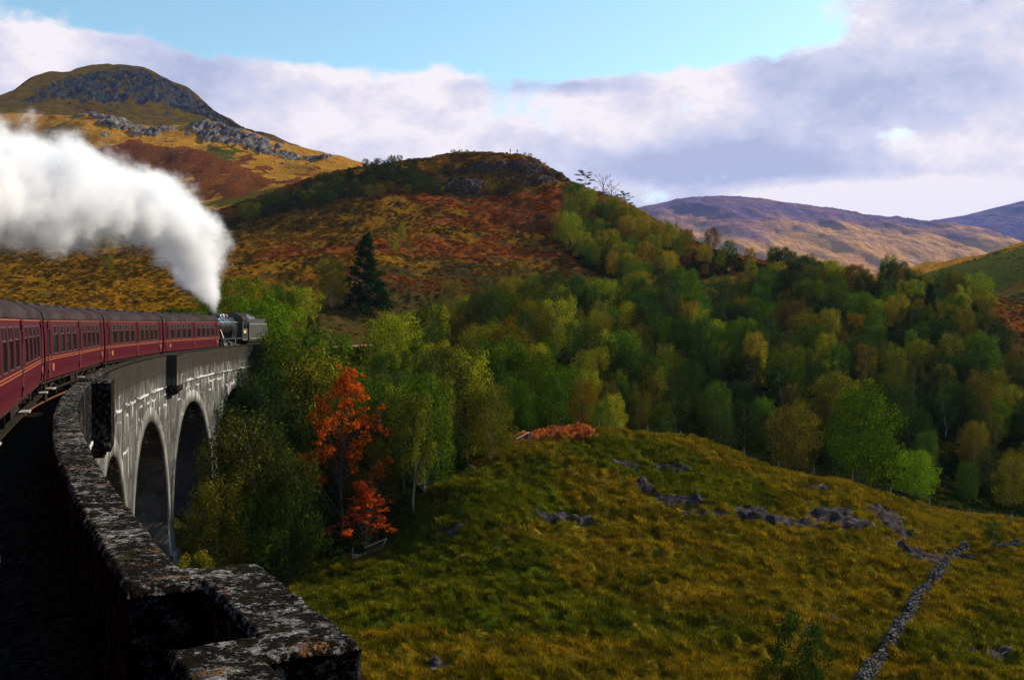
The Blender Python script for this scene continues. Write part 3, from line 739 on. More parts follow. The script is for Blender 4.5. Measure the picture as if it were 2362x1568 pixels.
# ------------------------------------------------------------------ coaches
cm = Mat('maroon_paint'); sx = cm.n('ShaderNodeSeparateXYZ'); cm.set(sx.inputs[0], cm.coord())
dirt = cm.noise(.9, 6, .65, cm.coord(), (1.2, 1, .35)); c_ = cm.mix(cm.range(dirt, .45, .8, 0, .45), (.058, .0008, .0075), (.024, .001, .006))
c_ = cm.mix(cm.range(sx.outputs[2], 1.5, 1.0, 0, .5), c_, (.10, .022, .018))
MAT_MAROON = cm.pbr(c_, .42, 0, cm.bump(cm.noise(1.1, 3, .5), .06, .05), .16)
rm = Mat('roof_grey'); MAT_ROOF = rm.pbr(rm.mix(rm.range(rm.noise(.8, 6, .65, None, (.4, 2, 1)), .35, .7), (.030, .022, .024), (.055, .042, .044)), .9, 0, None, .0)
MAT_BLACK = simple('soot_black', (.012, .012, .013), .6); MAT_UNDER = simple('brake_dust', (.028, .022, .018), .85, 0, .5)
MAT_ORANGE = simple('orange_lining', (.32, .080, .012), .5, 0, .1); MAT_CREAM = simple('cream_paint', (.60, .50, .30), .5, 0, .1)
gl = Mat('carriage_glass'); g = gl.n('ShaderNodeBsdfPrincipled'); g.inputs['Base Color'].default_value = (.02, .025, .022, 1); g.inputs['Roughness'].default_value = .06
tr = gl.n('ShaderNodeBsdfTransparent'); tr.inputs[0].default_value = (.55, .66, .55, 1); mx = gl.n('ShaderNodeMixShader'); mx.inputs[0].default_value = .55
gl.t.links.new(g.outputs[0], mx.inputs[1]); gl.t.links.new(tr.outputs[0], mx.inputs[2]); gl.t.links.new(mx.outputs[0], gl.out.inputs[0]); MAT_GLASS = gl.m
MAT_VENTGLASS = simple('dark_vent_glass', (.006, .006, .008), .25, 0, .1); MAT_FRAME = simple('window_frame_grey', (.060, .040, .040), .45, .3)
MAT_SEAT = simple('seat_moquette', (.09, .045, .03), .9)
LB = 19.5                                   # body length
def tumble(z): return float(np.interp(z, [1.05, 1.5, 2.0, 2.7, 3.1, 3.37], [1.345, 1.385, 1.395, 1.375, 1.345, 1.315]))
WX = [2.7, 4.48, 6.26, 8.04, 11.35, 13.13, 14.91, 16.69]; DX = [1.0, 9.72, 18.4]
WW, DW = .60, .33
def coach_side(mb, sgn):
    xs = sorted(set([0, LB] + [x - WW for x in WX] + [x + WW for x in WX] + [x - DW for x in DX] + [x + DW for x in DX]))
    zs = [1.05, 1.12, 1.5, 1.98, 2.4, 2.8, 3.12, 3.3, 3.37]
    b = len(mb.v)
    for x in xs:
        for z in zs: mb.v.append((x, sgn * tumble(z), z))
    nz = len(zs)
    for i in range(len(xs) - 1):
        xm = .5 * (xs[i] + xs[i + 1])
        for j in range(nz - 1):
            zm = .5 * (zs[j] + zs[j + 1])
            if any(abs(xm - x) < WW for x in WX) and 1.98 < zm < 3.12: continue
            if any(abs(xm - x) < DW for x in DX) and 1.12 < zm < 3.3: continue
            a = b + i * nz + j; q = (a, a + nz, a + nz + 1, a + 1); mb.f.append(q if sgn < 0 else q[::-1])
mb = MB(); coach_side(mb, -1); coach_side(mb, 1)
mb.box(0, LB, -1.3, 1.3, 1.06, 1.16)
for x0, x1 in ((.0, .04), (LB - .04, LB)):
    prof = [(-1.34, 1.05), (1.34, 1.05), (1.31, 3.37), (.9, 3.72), (0, 3.90), (-.9, 3.72), (-1.31, 3.37)]; mb.prism(prof, 'x', x0, x1)
body_me = mb.mesh('body', MAT_MAROON)
SEATX = [(x, y) for x in np.arange(3.6, 18, 1.78) for y in (-.85, .85) if all(abs(x - d) > .8 for d in DX)]
seat_me = MB().prism([(-.1, 1.7), (.25, 1.7), (.25, 1.6), (-.02, 1.6), (-.02, 1.2), (-.1, 1.2), (-.2, 2.3), (-.1, 2.35)], 'y', -.45, .45).mesh('seat', MAT_SEAT)
seat_me.transform(Matrix.Identity(4))
mb = MB(); n = 14; b = len(mb.v)
ra = [(1.335 * cos(pi * k / n), 3.37 + .60 * sin(pi * k / n) ** .85) for k in range(n + 1)]
for x in (-.03, LB + .03):
    for y, z in ra: mb.v.append((x, y, z))
    for y, z in ra: mb.v.append((x, y * .965, z - .05))
m_ = n + 1
for k in range(n):
    mb.f.append((k, k + 1, 2 * m_ + k + 1, 2 * m_ + k)); mb.f.append((m_ + k, 3 * m_ + k, 3 * m_ + k + 1, m_ + k + 1))
    mb.f.append((k, m_ + k, m_ + k + 1, k + 1)); mb.f.append((2 * m_ + k, 2 * m_ + k + 1, 3 * m_ + k + 1, 3 * m_ + k))
mb.box(-.03, LB + .03, -1.36, -1.325, 3.33, 3.385); mb.box(-.03, LB + .03, 1.325, 1.36, 3.33, 3.385)
for x in (.0, 6.5, 13, LB - .04):
    for k in range(n):
        (y0, z0), (y1, z1) = ra[k], ra[k + 1]; b = len(mb.v)
        mb.v += [(x, y0, z0 + .012), (x + .05, y0, z0 + .012), (x + .05, y1, z1 + .012), (x, y1, z1 + .012)]; mb.f.append((b, b + 1, b + 2, b + 3))
roof_me = mb.mesh('roof', MAT_ROOF, True)
vent_me = MB().lathe([(.10, 0), (.10, .07), (.17, .09), (.17, .15), (.08, .19)], (0, 0, 0), 10).mesh('roof_vent', MAT_BLACK)
mb = MB()
for z0, z1 in ((1.785, 1.812), (1.868, 1.895)):
    y = tumble(z0) + .006
    mb.box(.05, LB - .05, -y, -y + .01, z0, z1); mb.box(.05, LB - .05, y - .01, y, z0, z1)
for sgn in (-1, 1): mb.box(.05, LB - .05, sgn * 1.335 - .008, sgn * 1.335 + .008, 3.27, 3.30)
line_me = mb.mesh('lining', MAT_ORANGE)
panel_me = MB().box(-.22, .22, -.008, .008, 1.34, 1.62).mesh('number_panel', MAT_ORANGE)
# window: frame, lower pane, sliding vent (local: x along, y outwards is negative, z up from the sill)
def bars(mb, x0, x1, z0, z1, t, ya, yb):
    mb.box(x0, x1, ya, yb, z0, z0 + t); mb.box(x0, x1, ya, yb, z1 - t, z1); mb.box(x0, x0 + t, ya, yb, z0 + t, z1 - t); mb.box(x1 - t, x1, ya, yb, z0 + t, z1 - t)
wf = MB(); bars(wf, -WW, WW, 0, 1.14, .045, -.012, .05); wf.box(-WW + .045, WW - .045, -.010, .04, .76, .80)
wf_me = wf.mesh('window_frame', MAT_FRAME)
pane_me = MB().box(-WW + .045, WW - .045, .015, .021, .045, .76).mesh('pane', MAT_GLASS)
vp = MB().box(-WW + .045, WW - .045, .012, .020, .80, 1.095)
vpane_me = vp.mesh('vent_pane', MAT_FRAME)
vslot_me = MB().box(-.27, .27, -.004, .010, .815, 1.085).mesh('vent_opening', MAT_VENTGLASS)
# door
dm = MB(); dm.box(-DW + .015, DW - .015, -.02, .02, 0, .86); dm.box(-DW + .015, DW - .015, -.02, .02, 1.82, 2.16)
dm.box(-DW + .015, -DW + .10, -.02, .02, .86, 1.82); dm.box(DW - .10, DW - .015, -.02, .02, .86, 1.82)
door_me = dm.mesh('door', MAT_MAROON)
dwin_me = MB().box(-DW + .10, DW - .10, -.002, .006, .86, 1.82).mesh('door_window', MAT_VENTGLASS)
hnd_me = MB().box(DW - .12, DW - .04, -.06, -.022, .72, .76).mesh('handle', MAT_BLACK)
rail_me = MB().tube([(-DW - .10, -.05, .55), (-DW - .10, -.05, 1.5)], .016, 5).mesh('grab_rail', MAT_BLACK)
hin_me = MB().box(-DW + .0, -DW + .05, -.05, -.02, 0, .13).mesh('hinge', MAT_BLACK)
# underframe, bogie, gangway
uf = MB(); uf.box(.1, LB - .1, -1.22, -1.10, .88, 1.045); uf.box(.1, LB - .1, 1.10, 1.22, .88, 1.045); uf.box(.2, LB - .2, -.3, .3, .85, 1.045)
for sgn in (-1, 1):
    uf.tube([(5.0, sgn * 1.0, .9), (7.3, sgn * 1.0, .45), (12.2, sgn * 1.0, .45), (14.5, sgn * 1.0, .9)], .05, 5)
    for x in (7.3, 9.75, 12.2): uf.box(x - .05, x + .05, sgn * 1.0 - .05, sgn * 1.0 + .05, .45, .9)
    uf.box(7.9, 9.3, sgn * .95 - .25, sgn * .95 + .25, .42, .84); uf.box(10.3, 11.4, sgn * .9 - .22, sgn * .9 + .22, .48, .84)
    uf.box(.12, LB - .12, sgn * 1.32 - .10, sgn * 1.32 + .10, .60, .64)
    for x in (.3, 5, 10, 15, LB - .3): uf.box(x - .03, x + .03, sgn * 1.28 - .03, sgn * 1.28 + .03, .64, .9)
uf_me = uf.mesh('underframe', MAT_UNDER)
step_me = MB().box(-.42, .42, -.14, .14, 0, .045).mesh('footstep', simple('worn_step', (.30, .24, .22), .7))
bg_ = MB()
for sgn in (-1, 1):
    bg_.prism([(-1.75, .55), (-1.5, .78), (-.6, .80), (-.35, .45), (.35, .45), (.6, .80), (1.5, .78), (1.75, .55), (1.4, .36), (-1.4, .36)], 'y', sgn * 1.0 - .06, sgn * 1.0 + .06)
    for x in (-1.3, 1.3): bg_.box(x - .16, x + .16, sgn * 1.06 - .12, sgn * 1.06 + .12, .33, .68)
    for x in (-.2, .0, .2): bg_.tube([(x, sgn * 1.05, .38), (x, sgn * 1.05, .62)], .07, 6)
bg_.box(-.3, .3, -1, 1, .5, .82)
bogie_me = bg_.mesh('bogie', MAT_UNDER)
wh = MB()
for sgn in (-1, 1): wh.lathe([(.14, sgn * .68 - .05), (.40, sgn * .70 - .05), (.455, sgn * .74 - .05), (.455, sgn * .74 + .05), (.38, sgn * .74 + .06), (.14, sgn * .74 + .08)], (0, 0, .455), 20, 'y')
wh.tube([(0, -.7, .455), (0, .7, .455)], .08, 8)
wheel_me = wh.mesh('wheelset', MAT_UNDER, True)
gw = MB()
for k in range(4): gw.box(-.02 + k * .09, .03 + k * .09, -.62, .62, 1.2, 3.45)
gang_me = gw.mesh('gangway', MAT_BLACK)
buf = MB()
for sgn in (-1, 1): buf.tube([(-.02, sgn * .86, 1.0), (-.42, sgn * .86, 1.0)], .08, 8); buf.tube([(-.42, sgn * .86, 1.0), (-.48, sgn * .86, 1.0)], .22, 12)
buf_me = buf.mesh('buffer', MAT_UNDER)
PI = pi
def window(parent, x, sgn, z=1.98):
    y = sgn * (tumble(2.5)); r = 0 if sgn < 0 else PI
    w_ = link('window', wf_me, parent, (x, y, z), (0, 0, r)); w_.rotation_euler = (R_(-2.5) , 0, r)
    link('pane', pane_me, w_); v_ = link('vent_pane', vpane_me, w_); link('vent_opening', vslot_me, w_)
def coach(s0, label):
    s0_, s1_ = s0 + 2.7, s0 + LB - 2.7
    (xa, ya), (xb, yb) = tk(s0_), tk(s1_)
    rz = math.atan2(yb - ya, xb - xa); d = Vector((cos(rz), sin(rz), 0)); p = Vector((float(xa), float(ya), 0)) - d * 2.7
    t = thing('railway_carriage', label, 'carriage', p, rz, 'maroon carriages of the train')
    link('body', body_me, t); rf_ = link('roof', roof_me, t); link('lining', line_me, t)
    for px_ in (1.9, LB - .75):
        for sg_ in (-1, 1): link('number_panel', panel_me, t, (px_, sg_ * 1.388, 0))
    for sx_, sy_ in SEATX: link('seat', seat_me, t, (sx_, sy_, 0))
    link('underframe', uf_me, t)
    for k, x in enumerate(np.arange(.9, LB - .4, 1.36)): link('roof_vent', vent_me, rf_, (x, .42 if k % 2 else .30, 3.90))
    for sgn in (-1, 1):
        for x in WX: window(t, x, sgn)
        for x in DX:
            dd = link('door', door_me, t, (x, sgn * (tumble(1.9) - .012), 1.13), (R_(-.8), 0, 0 if sgn < 0 else PI))
            link('door_window', dwin_me, dd); link('handle', hnd_me, dd); link('grab_rail', rail_me, dd)
            for hz_ in (.15, .60, 1.88): link('hinge', hin_me, dd, (0, 0, hz_))
            link('footstep', step_me, t, (x, sgn * 1.42, .66))
    for x in (2.7, LB - 2.7):
        bb = link('bogie', bogie_me, t, (x, 0, 0))
        for dx in (-1.3, 1.3): link('wheelset', wheel_me, bb, (dx, 0, 0))
    link('gangway', gang_me, t, (-.34, 0, 0)); link('gangway', gang_me, t, (LB + .02, 0, 0))
    link('buffer', buf_me, t); link('buffer', buf_me, t, (LB, 0, 0), (0, 0, PI))
    return t
S0 = 43.05
coach(S0 - 20.1 * 2 + .05, 'maroon carriage beside the camera, mostly outside the left edge')
coach(S0 - 20.1 + .3, 'nearest maroon carriage, with tall open door windows at the left edge')
coach(S0 + .3, 'second maroon carriage counted from the camera, sliding vents open')
coach(S0 + 20.1 + .3, 'bright red carriage third from the camera, above the near arches')
coach(S0 + 40.2 + .3, 'bright red carriage coupled directly to the steam engine')

# ------------------------------------------------------------------ locomotive, running tender first
MAT_LOCO = simple('engine_black', (.008, .009, .009), .45, 0, .4, 2., 0, .6); MAT_BOILER = simple('boiler_sheen', (.020, .021, .021), .24, .0, .5, 1.2, 0, .7)
MAT_STEEL = simple('bright_steel', (.42, .40, .37), .35, .8); MAT_SAFETY = simple('grey_steam_dome', (.32, .26, .27), .5)
MAT_TANK = simple('tender_black', (.010, .012, .010), .6, 0, .3, 1.); MAT_LINE = simple('pale_lining', (.30, .26, .15), .5, 0, .1); MAT_COAL = simple('coal', (.008, .008, .009), .5, 0, .5, 6., .8)
MAT_PLATE = simple('number_plate_cream', (.75, .52, .16), .5, 0, .1); MAT_RUST = simple('rust_red_beam', (.16, .03, .02), .6)
def placed(name, label, cat, s0, length, ztilt=0.0):
    (xa, ya), (xb, yb) = tk(s0 + 2), tk(s0 + length - 2); rz = math.atan2(yb - ya, xb - xa)
    p = Vector((float(xa), float(ya), 0)) - Vector((cos(rz), sin(rz), 0)) * 2
    t = thing(name, label, cat, p, rz); return t
SL = S0 + 60.3 + .35
lo = placed('steam_locomotive', 'black steam locomotive coupled behind its tender, steam pouring from the chimney', 'locomotive', SL, 10.2)
K = 1.10                                   # heights read slightly above the carriages
def H(v): return v * K
m = MB(); m.lathe([(.70, .45), (.78, .50), (.78, 1.95), (.80, 1.96), (.80, 2.0), (.86, 2.9), (.90, 5.6)], (0, 0, H(2.62)), 28, 'x')
m.prism([(-.80, H(1.55)), (.80, H(1.55)), (.93, H(2.4)), (.86, H(3.0)), (.52, H(3.40)), (0, H(3.50)), (-.52, H(3.40)), (-.86, H(3.0)), (-.93, H(2.4))], 'x', 5.55, 7.75)
boi = m.build('boiler', MAT_BOILER, lo, True)
m = MB()
for x in (2.0, 3.2, 4.4, 5.5): m.lathe([(.895 if x > 2.5 else .815, 0), (.915 if x > 2.5 else .83, .01), (.915 if x > 2.5 else .83, .05), (.895 if x > 2.5 else .815, .06)], (x, 0, H(2.62)), 28, 'x')
m.build('boiler_band', MAT_LOCO, boi)
MB().lathe([(.62, .36), (.66, .40), (.70, .452)], (0, 0, H(2.62)), 24, 'x').lathe([(.05, .28), (.09, .37)], (0, 0, H(2.62)), 8, 'x').build('smokebox_door', MAT_LOCO, lo, True)
MB().lathe([(.34, 0), (.24, .12), (.22, .42), (.26, .50), (.30, .56), (.26, .60)], (1.15, 0, H(3.28)), 18).build('chimney', MAT_BLACK, lo, True)
MB().lathe([(.42, 0), (.36, .12), (.35, .28), (.28, .42), (.14, .5), (.02, .53)], (3.7, 0, H(3.30)), 18).build('dome', MAT_BOILER, lo, True)
MB().lathe([(.12, 0), (.12, .28), (.06, .34)], (5.9, -.18, H(3.42)), 10).lathe([(.12, 0), (.12, .28), (.06, .34)], (5.9, .18, H(3.42)), 10).build('safety_valve', MAT_SAFETY, lo, True)
MB().lathe([(.22, 0), (.24, .2), (.2, .36), (.08, .45)], (5.1, 0, H(3.36)), 14).build('top_feed', MAT_SAFETY, lo, True)
cab = MB()
for sgn in (-1, 1):
    y0, y1 = sorted((sgn * 1.30, sgn * 1.34))
    cab.box(7.6, 9.5, y0, y1, H(1.30), H(2.35)); cab.box(7.6, 8.15, y0, y1, H(2.35), H(3.15)); cab.box(8.85, 9.5 - .35, y0, y1, H(2.35), H(3.15)); cab.box(8.15, 8.85, y0, y1, H(3.0), H(3.15))
rp = [(-1.34, H(3.12))] + [(1.36 * cos(pi - pi * k / 10) , H(3.14) + .80 * sin(pi * k / 10)) for k in range(11)] + [(1.34, H(3.12))]
cab.prism([(-1.30, H(1.3)), (-1.30, H(3.12))] + rp[1:-1] + [(1.30, H(3.12)), (1.30, H(1.3))], 'x', 7.56, 7.62)
cb = cab.build('cab', MAT_LOCO, lo)
m = MB(); ro = [(1.42 * cos(pi - pi * k / 14), H(3.16) + .80 * sin(pi * k / 14)) for k in range(15)]; ri = [(y * .97, z - .05) for y, z in ro]
m.prism(ro + ri[::-1], 'x', 7.4, 9.75); m.build('cab_roof', MAT_ROOF, cb, True)
MB().box(8.10, 8.9, -1.355, -1.342, H(1.98), H(2.22)).build('number_plate', MAT_PLATE, cb)
m = MB()
for sgn in (-1, 1):
    y = sgn * 1.346
    for z0 in (H(1.36), H(2.29)): m.box(7.68, 9.42, y - .004, y + .004, z0, z0 + .045)
    for x0 in (7.66, 9.40): m.box(x0, x0 + .035, y - .004, y + .004, H(1.36), H(2.31))
m.build('cab_lining', MAT_LINE, cb)
rp_ = MB(); rp_.box(.2, 9.6, -1.32, 1.32, H(1.52), H(1.58)); rp_.box(.1, .3, -1.3, 1.3, H(.95), H(1.35))
for sgn in (-1, 1): rp_.box(.3, 9.5, sgn * 1.30 - .02, sgn * 1.30 + .02, H(1.46), H(1.52))
rp_.box(.3, 9.0, -.62, -.56, H(.75), H(1.5)); rp_.box(.3, 9.0, .56, .62, H(.75), H(1.5)); rp_.box(.8, 2.2, -.6, .6, H(1.3), H(1.9))
rp_.build('running_plate', MAT_LOCO, lo)
m = MB()
for sgn in (-1, 1):
    m.tube([(.55, sgn * .86, H(2.98)), (2.2, sgn * .88, H(2.98)), (7.5, sgn * 1.0, H(2.98))], .022, 5)
    for x in (.8, 2.2, 4.0, 5.8, 7.4): m.tube([(x, sgn * .70, H(2.96)), (x, sgn * .90, H(2.98))], .02, 5)
m.build('handrail', MAT_STEEL, lo)
m = MB()
for sgn in (-1, 1): m.lathe([(.40, -.02), (.42, 0), (.42, .95), (.40, .97)], (.65, sgn * 1.06, H(.92)), 16, 'x'); m.box(.66, 1.6, sgn * 1.04 - .34, sgn * 1.04 + .34, H(.9), H(1.52)); m.tube([(1.1, sgn * 1.2, H(1.55)), (1.35, sgn * .82, H(2.3))], .13, 10)
m.build('cylinder_block', MAT_LOCO, lo, True)
def spoked(r, name):
    m = MB(); m.lathe([(r - .11, -.07), (r, -.07), (r, .05), (r + .025, .06), (r + .025, .08), (r - .11, .08)], (0, 0, 0), 28, 'y'); m.lathe([(.15, -.1), (.15, .1)], (0, 0, 0), 12, 'y')
    for k in range(12):
        a = k * pi / 6; m.tube([(.12 * cos(a), 0, .12 * sin(a)), ((r - .1) * cos(a), 0, (r - .1) * sin(a))], .03, 4)
    return m.mesh(name, MAT_BLACK)
drv = spoked(.79, 'driving_wheel'); pny = spoked(.48, 'pony_wheel')
for x in (3.3, 5.5, 7.7):
    for sgn in (-1, 1): link('driving_wheel', drv, lo, (x, sgn * .76, .79))
for sgn in (-1, 1): link('pony_wheel', pny, lo, (2.0 - .75, sgn * .76, .48))
m = MB()
for sgn in (-1, 1):
    m.box(3.2, 7.8, sgn * .97 - .03, sgn * .97 + .03, .52, .62); m.tube([(1.6, sgn * 1.06, H(.92)), (3.0, sgn * 1.06, H(.92))], .04, 6)
    m.box(1.6, 3.2, sgn * 1.06 - .03, sgn * 1.06 + .03, H(1.08), H(1.14)); m.tube([(2.9, sgn * 1.08, H(.92)), (5.5, sgn * 1.02, .57)], .05, 6)
    m.tube([(3.1, sgn * 1.1, H(1.3)), (4.6, sgn * 1.05, H(1.15)), (5.5, sgn * 1.02, .9)], .03, 5)
    m.tube([(5.0, sgn * 1.33, H(1.45)), (4.9, sgn * 1.33, H(1.2)), (5.0, sgn * 1.30, H(.9))], .035, 6)
m.build('motion_rods', MAT_STEEL, lo)
b_ = MB()
for sgn in (-1, 1): b_.tube([(.1, sgn * .86, 1.05), (-.2, sgn * .86, 1.05)], .1, 8); b_.tube([(-.2, sgn * .86, 1.05), (-.26, sgn * .86, 1.05)], .23, 12)
b_.build('buffer', MAT_BLACK, lo)
te = placed('tender', 'black box shaped coal tender with pale lining at the far end of the train', 'tender', SL + 10.0, 7.0)
tm = MB(); tm.prism([(-1.28, H(1.32)), (1.28, H(1.32)), (1.28, H(2.95)), (1.24, H(2.95)), (1.2, H(2.78)), (-1.2, H(2.78)), (-1.24, H(2.95)), (-1.28, H(2.95))], 'x', .35, 6.9)
for sgn in (-1, 1): tm.prism([(.35, H(2.9)), (6.0, H(2.9)), (6.0, H(3.32)), (.95, H(3.32)), (.62, H(3.25)), (.55, H(3.05)), (.35, H(2.96))], 'y', sgn * 1.27 - .02, sgn * 1.27 + .02)
tk_ = tm.build('tank', MAT_TANK, te)
m = MB()
for sgn in (-1, 1):
    y = sgn * 1.283
    for z0 in (H(1.42), H(2.80)): m.box(.5, 6.78, y - .006, y + .006, z0, z0 + .055)
    for x0 in (.48, 6.76): m.box(x0, x0 + .04, y - .006, y + .006, H(1.42), H(2.83))
m.build('tank_lining', MAT_LINE, tk_)
cg = MB(); nx_, ny_ = 20, 10; b = len(cg.v)
for i in range(nx_ + 1):
    for j in range(ny_ + 1):
        u, v = i / nx_, j / ny_; cg.v.append((.8 + 4.8 * u, -1.15 + 2.3 * v, H(2.8) + 1.05 * sin(pi * v) ** .7 * sin(pi * min(1, u * 1.05)) ** .6 + .12 * rnd.random()))
for i in range(nx_):
    for j in range(ny_): a = i * (ny_ + 1) + j; cg.f.append((a, a + ny_ + 1, a + ny_ + 2, a + 1))
cg.build('coal', MAT_COAL, te)
m = MB(); m.box(.2, 7.1, -1.25, 1.25, H(1.16), H(1.30)); m.box(.5, 6.8, .95, 1.02, .5, H(1.2)); m.box(.5, 6.8, -1.02, -.95, .5, H(1.2)); m.box(7.0, 7.12, -1.2, 1.2, .9, H(1.3))
for sgn in (-1, 1):
    m.tube([(7.1, sgn * .86, 1.05), (7.45, sgn * .86, 1.05)], .1, 8); m.tube([(7.45, sgn * .86, 1.05), (7.5, sgn * .86, 1.05)], .23, 12)
m.build('tender_frame', MAT_LOCO, te)
for x in (1.3, 3.4, 5.6):
    for sgn in (-1, 1): link('tender_wheel', pny, te, (x, sgn * .76, .5), None, (1.12, 1, 1.04))
# ------------------------------------------------------------------ vegetation
def leaf_mat(name, instanced=False):
    m = Mat(name)
    if instanced:
        c = m.n('ShaderNodeAttribute', attribute_name='tone', attribute_type='INSTANCER').outputs['Color']
    else: c = m.n('ShaderNodeObjectInfo').outputs['Color']
    f = m.noise(.55, 4, .6, m.coord()); f2 = m.noise(5.0, 3, .6, m.coord())
    col = m.mix(m.range(f, .35, .68), m.mix(1.0, c, (.62, .66, .6), 'MULTIPLY'), m.mix(1.0, c, (1.45, 1.18, .8), 'MULTIPLY'))
    col = m.mix(m.range(f2, .4, .7, 0, .5), col, m.mix(1.0, c, (1.7, 1.6, 1.1), 'MULTIPLY'))
    ri = m.n('ShaderNodeNewGeometry').outputs['Random Per Island']      # every leaf a little different
    col = m.mix(1.0, col, m.ramp(ri, [(0, (.42, .45, .5)), (.55, (.95, .95, .9)), (1, (2.0, 1.85, 1.3))]), 'MULTIPLY')
    d = m.n('ShaderNodeBsdfDiffuse'); m.set(d.inputs[0], col)
    tl = m.n('ShaderNodeBsdfTranslucent'); m.set(tl.inputs[0], m.mix(1.0, col, (1.15, 1.25, .5), 'MULTIPLY'))
    mx = m.n('ShaderNodeMixShader'); mx.inputs[0].default_value = .27
    m.t.links.new(d.outputs[0], mx.inputs[1]); m.t.links.new(tl.outputs[0], mx.inputs[2]); m.t.links.new(mx.outputs[0], m.out.inputs[0])
    return m.m
MAT_LEAF = leaf_mat('foliage'); MAT_LEAF_I = leaf_mat('foliage_mass', True)
MAT_BIRCH = simple('pale_birch_bark', (.24, .215, .18), .85, 0, .45, 2.5); MAT_BARK = simple('brown_bark', (.10, .075, .055), .9, 0, .4, 3.)

def skeleton(seed, H, W, profile, h0, nl, lean=.05, droop=0.0, twigs=0, fat=1.0):
    """trunk and limbs; returns the tube builder and the places where foliage clumps hang"""
    r = random.Random(seed); mb = MB(); n = 7
    lx, ly = r.uniform(-lean, lean) * H, r.uniform(-lean, lean) * H
    tr = [Vector((lx * (k / n) ** 1.5 + r.uniform(-.02, .02) * H * (k > 0), ly * (k / n) ** 1.5 + r.uniform(-.02, .02) * H * (k > 0), H * .93 * k / n - .25 * (k == 0))) for k in range(n + 1)]
    r0 = (H * .0095 + .012) * fat
    mb.tube(tr, [r0 * (1 - .88 * k / n) for k in range(n + 1)], 6)
    def on(h):
        t = max(0, min(.9999, h / .93)) * n; k = int(t); return tr[k].lerp(tr[k + 1], t - k)
    tips = []
    for i in range(nl):
        h = h0 + (1 - h0) * ((i + r.random()) / nl) ** .9
        a = i * 2.4 + r.uniform(-.5, .5); rad = W * .5 * profile((h - h0) / (1 - h0)) * r.uniform(.72, 1.08)
        st = on(max(.06, h - .16 - .1 * r.random())); c = on(h)
        tip = Vector((c.x + rad * cos(a), c.y + rad * sin(a), H * h - droop * rad))
        mid = st.lerp(tip, .5) + Vector((0, 0, .10 * rad + .05 * H * (1 - h)))
        mb.tube([st, mid, tip], [r0 * .38 * (1 - h * .6), r0 * .24 * (1 - h * .5), r0 * .08], 4, False)
        tips += [(tip, h), (mid.lerp(tip, .45) + Vector((r.uniform(-.2, .2), r.uniform(-.2, .2), .25)), h)]
        for q in range(twigs):
            e2 = mid.lerp(tip, r.uniform(.2, .9)); t2 = e2 + Vector((r.uniform(-1, 1), r.uniform(-1, 1), r.uniform(.2, 1))).normalized() * rad * r.uniform(.3, .7)
            mb.tube([e2, e2.lerp(t2, .5) + Vector((0, 0, .05 * rad)), t2], [r0 * .16, r0 * .10, r0 * .04], 3, False)
    return mb, tips, on
def foliage(seed, clumps, nleaf, size, aniso=(1, 1, 1), down=0.0, shell=.6, rough=.24):
    """many small leaf faces spread through clumps (centre, radius)"""
    g = np.random.default_rng(seed); tot = sum(c[1] ** 2 for c in clumps); Vs = []
    for (c, r) in clumps:
        k = max(6, int(nleaf * r * r / tot))
        d = g.normal(size=(k, 3)); d /= np.linalg.norm(d, axis=1)[:, None]
        rad = r * (shell + (1 - shell) * g.random(k)) ** .7 * (.75 + .35 * g.random(k))
        p = np.array(c)[None] + d * rad[:, None] * np.array(aniso)[None]
        p[:, 2] -= down * r * g.random(k) ** 2
        nrm = d + g.normal(size=(k, 3)) * rough + np.array([0, 0, .12]); nrm /= np.linalg.norm(nrm, axis=1)[:, None]
        t = np.cross(nrm, g.normal(size=(k, 3))); t /= np.linalg.norm(t, axis=1)[:, None]; b = np.cross(nrm, t)
        s = size * (.55 + .9 * g.random(k))[:, None]
        Vs.append(np.stack([p + t * s, p + b * s * .62, p - t * s, p - b * s * .62], 1))
    V = np.concatenate(Vs).reshape(-1, 3); F = np.arange(len(V)).reshape(-1, 4)
    return V, F
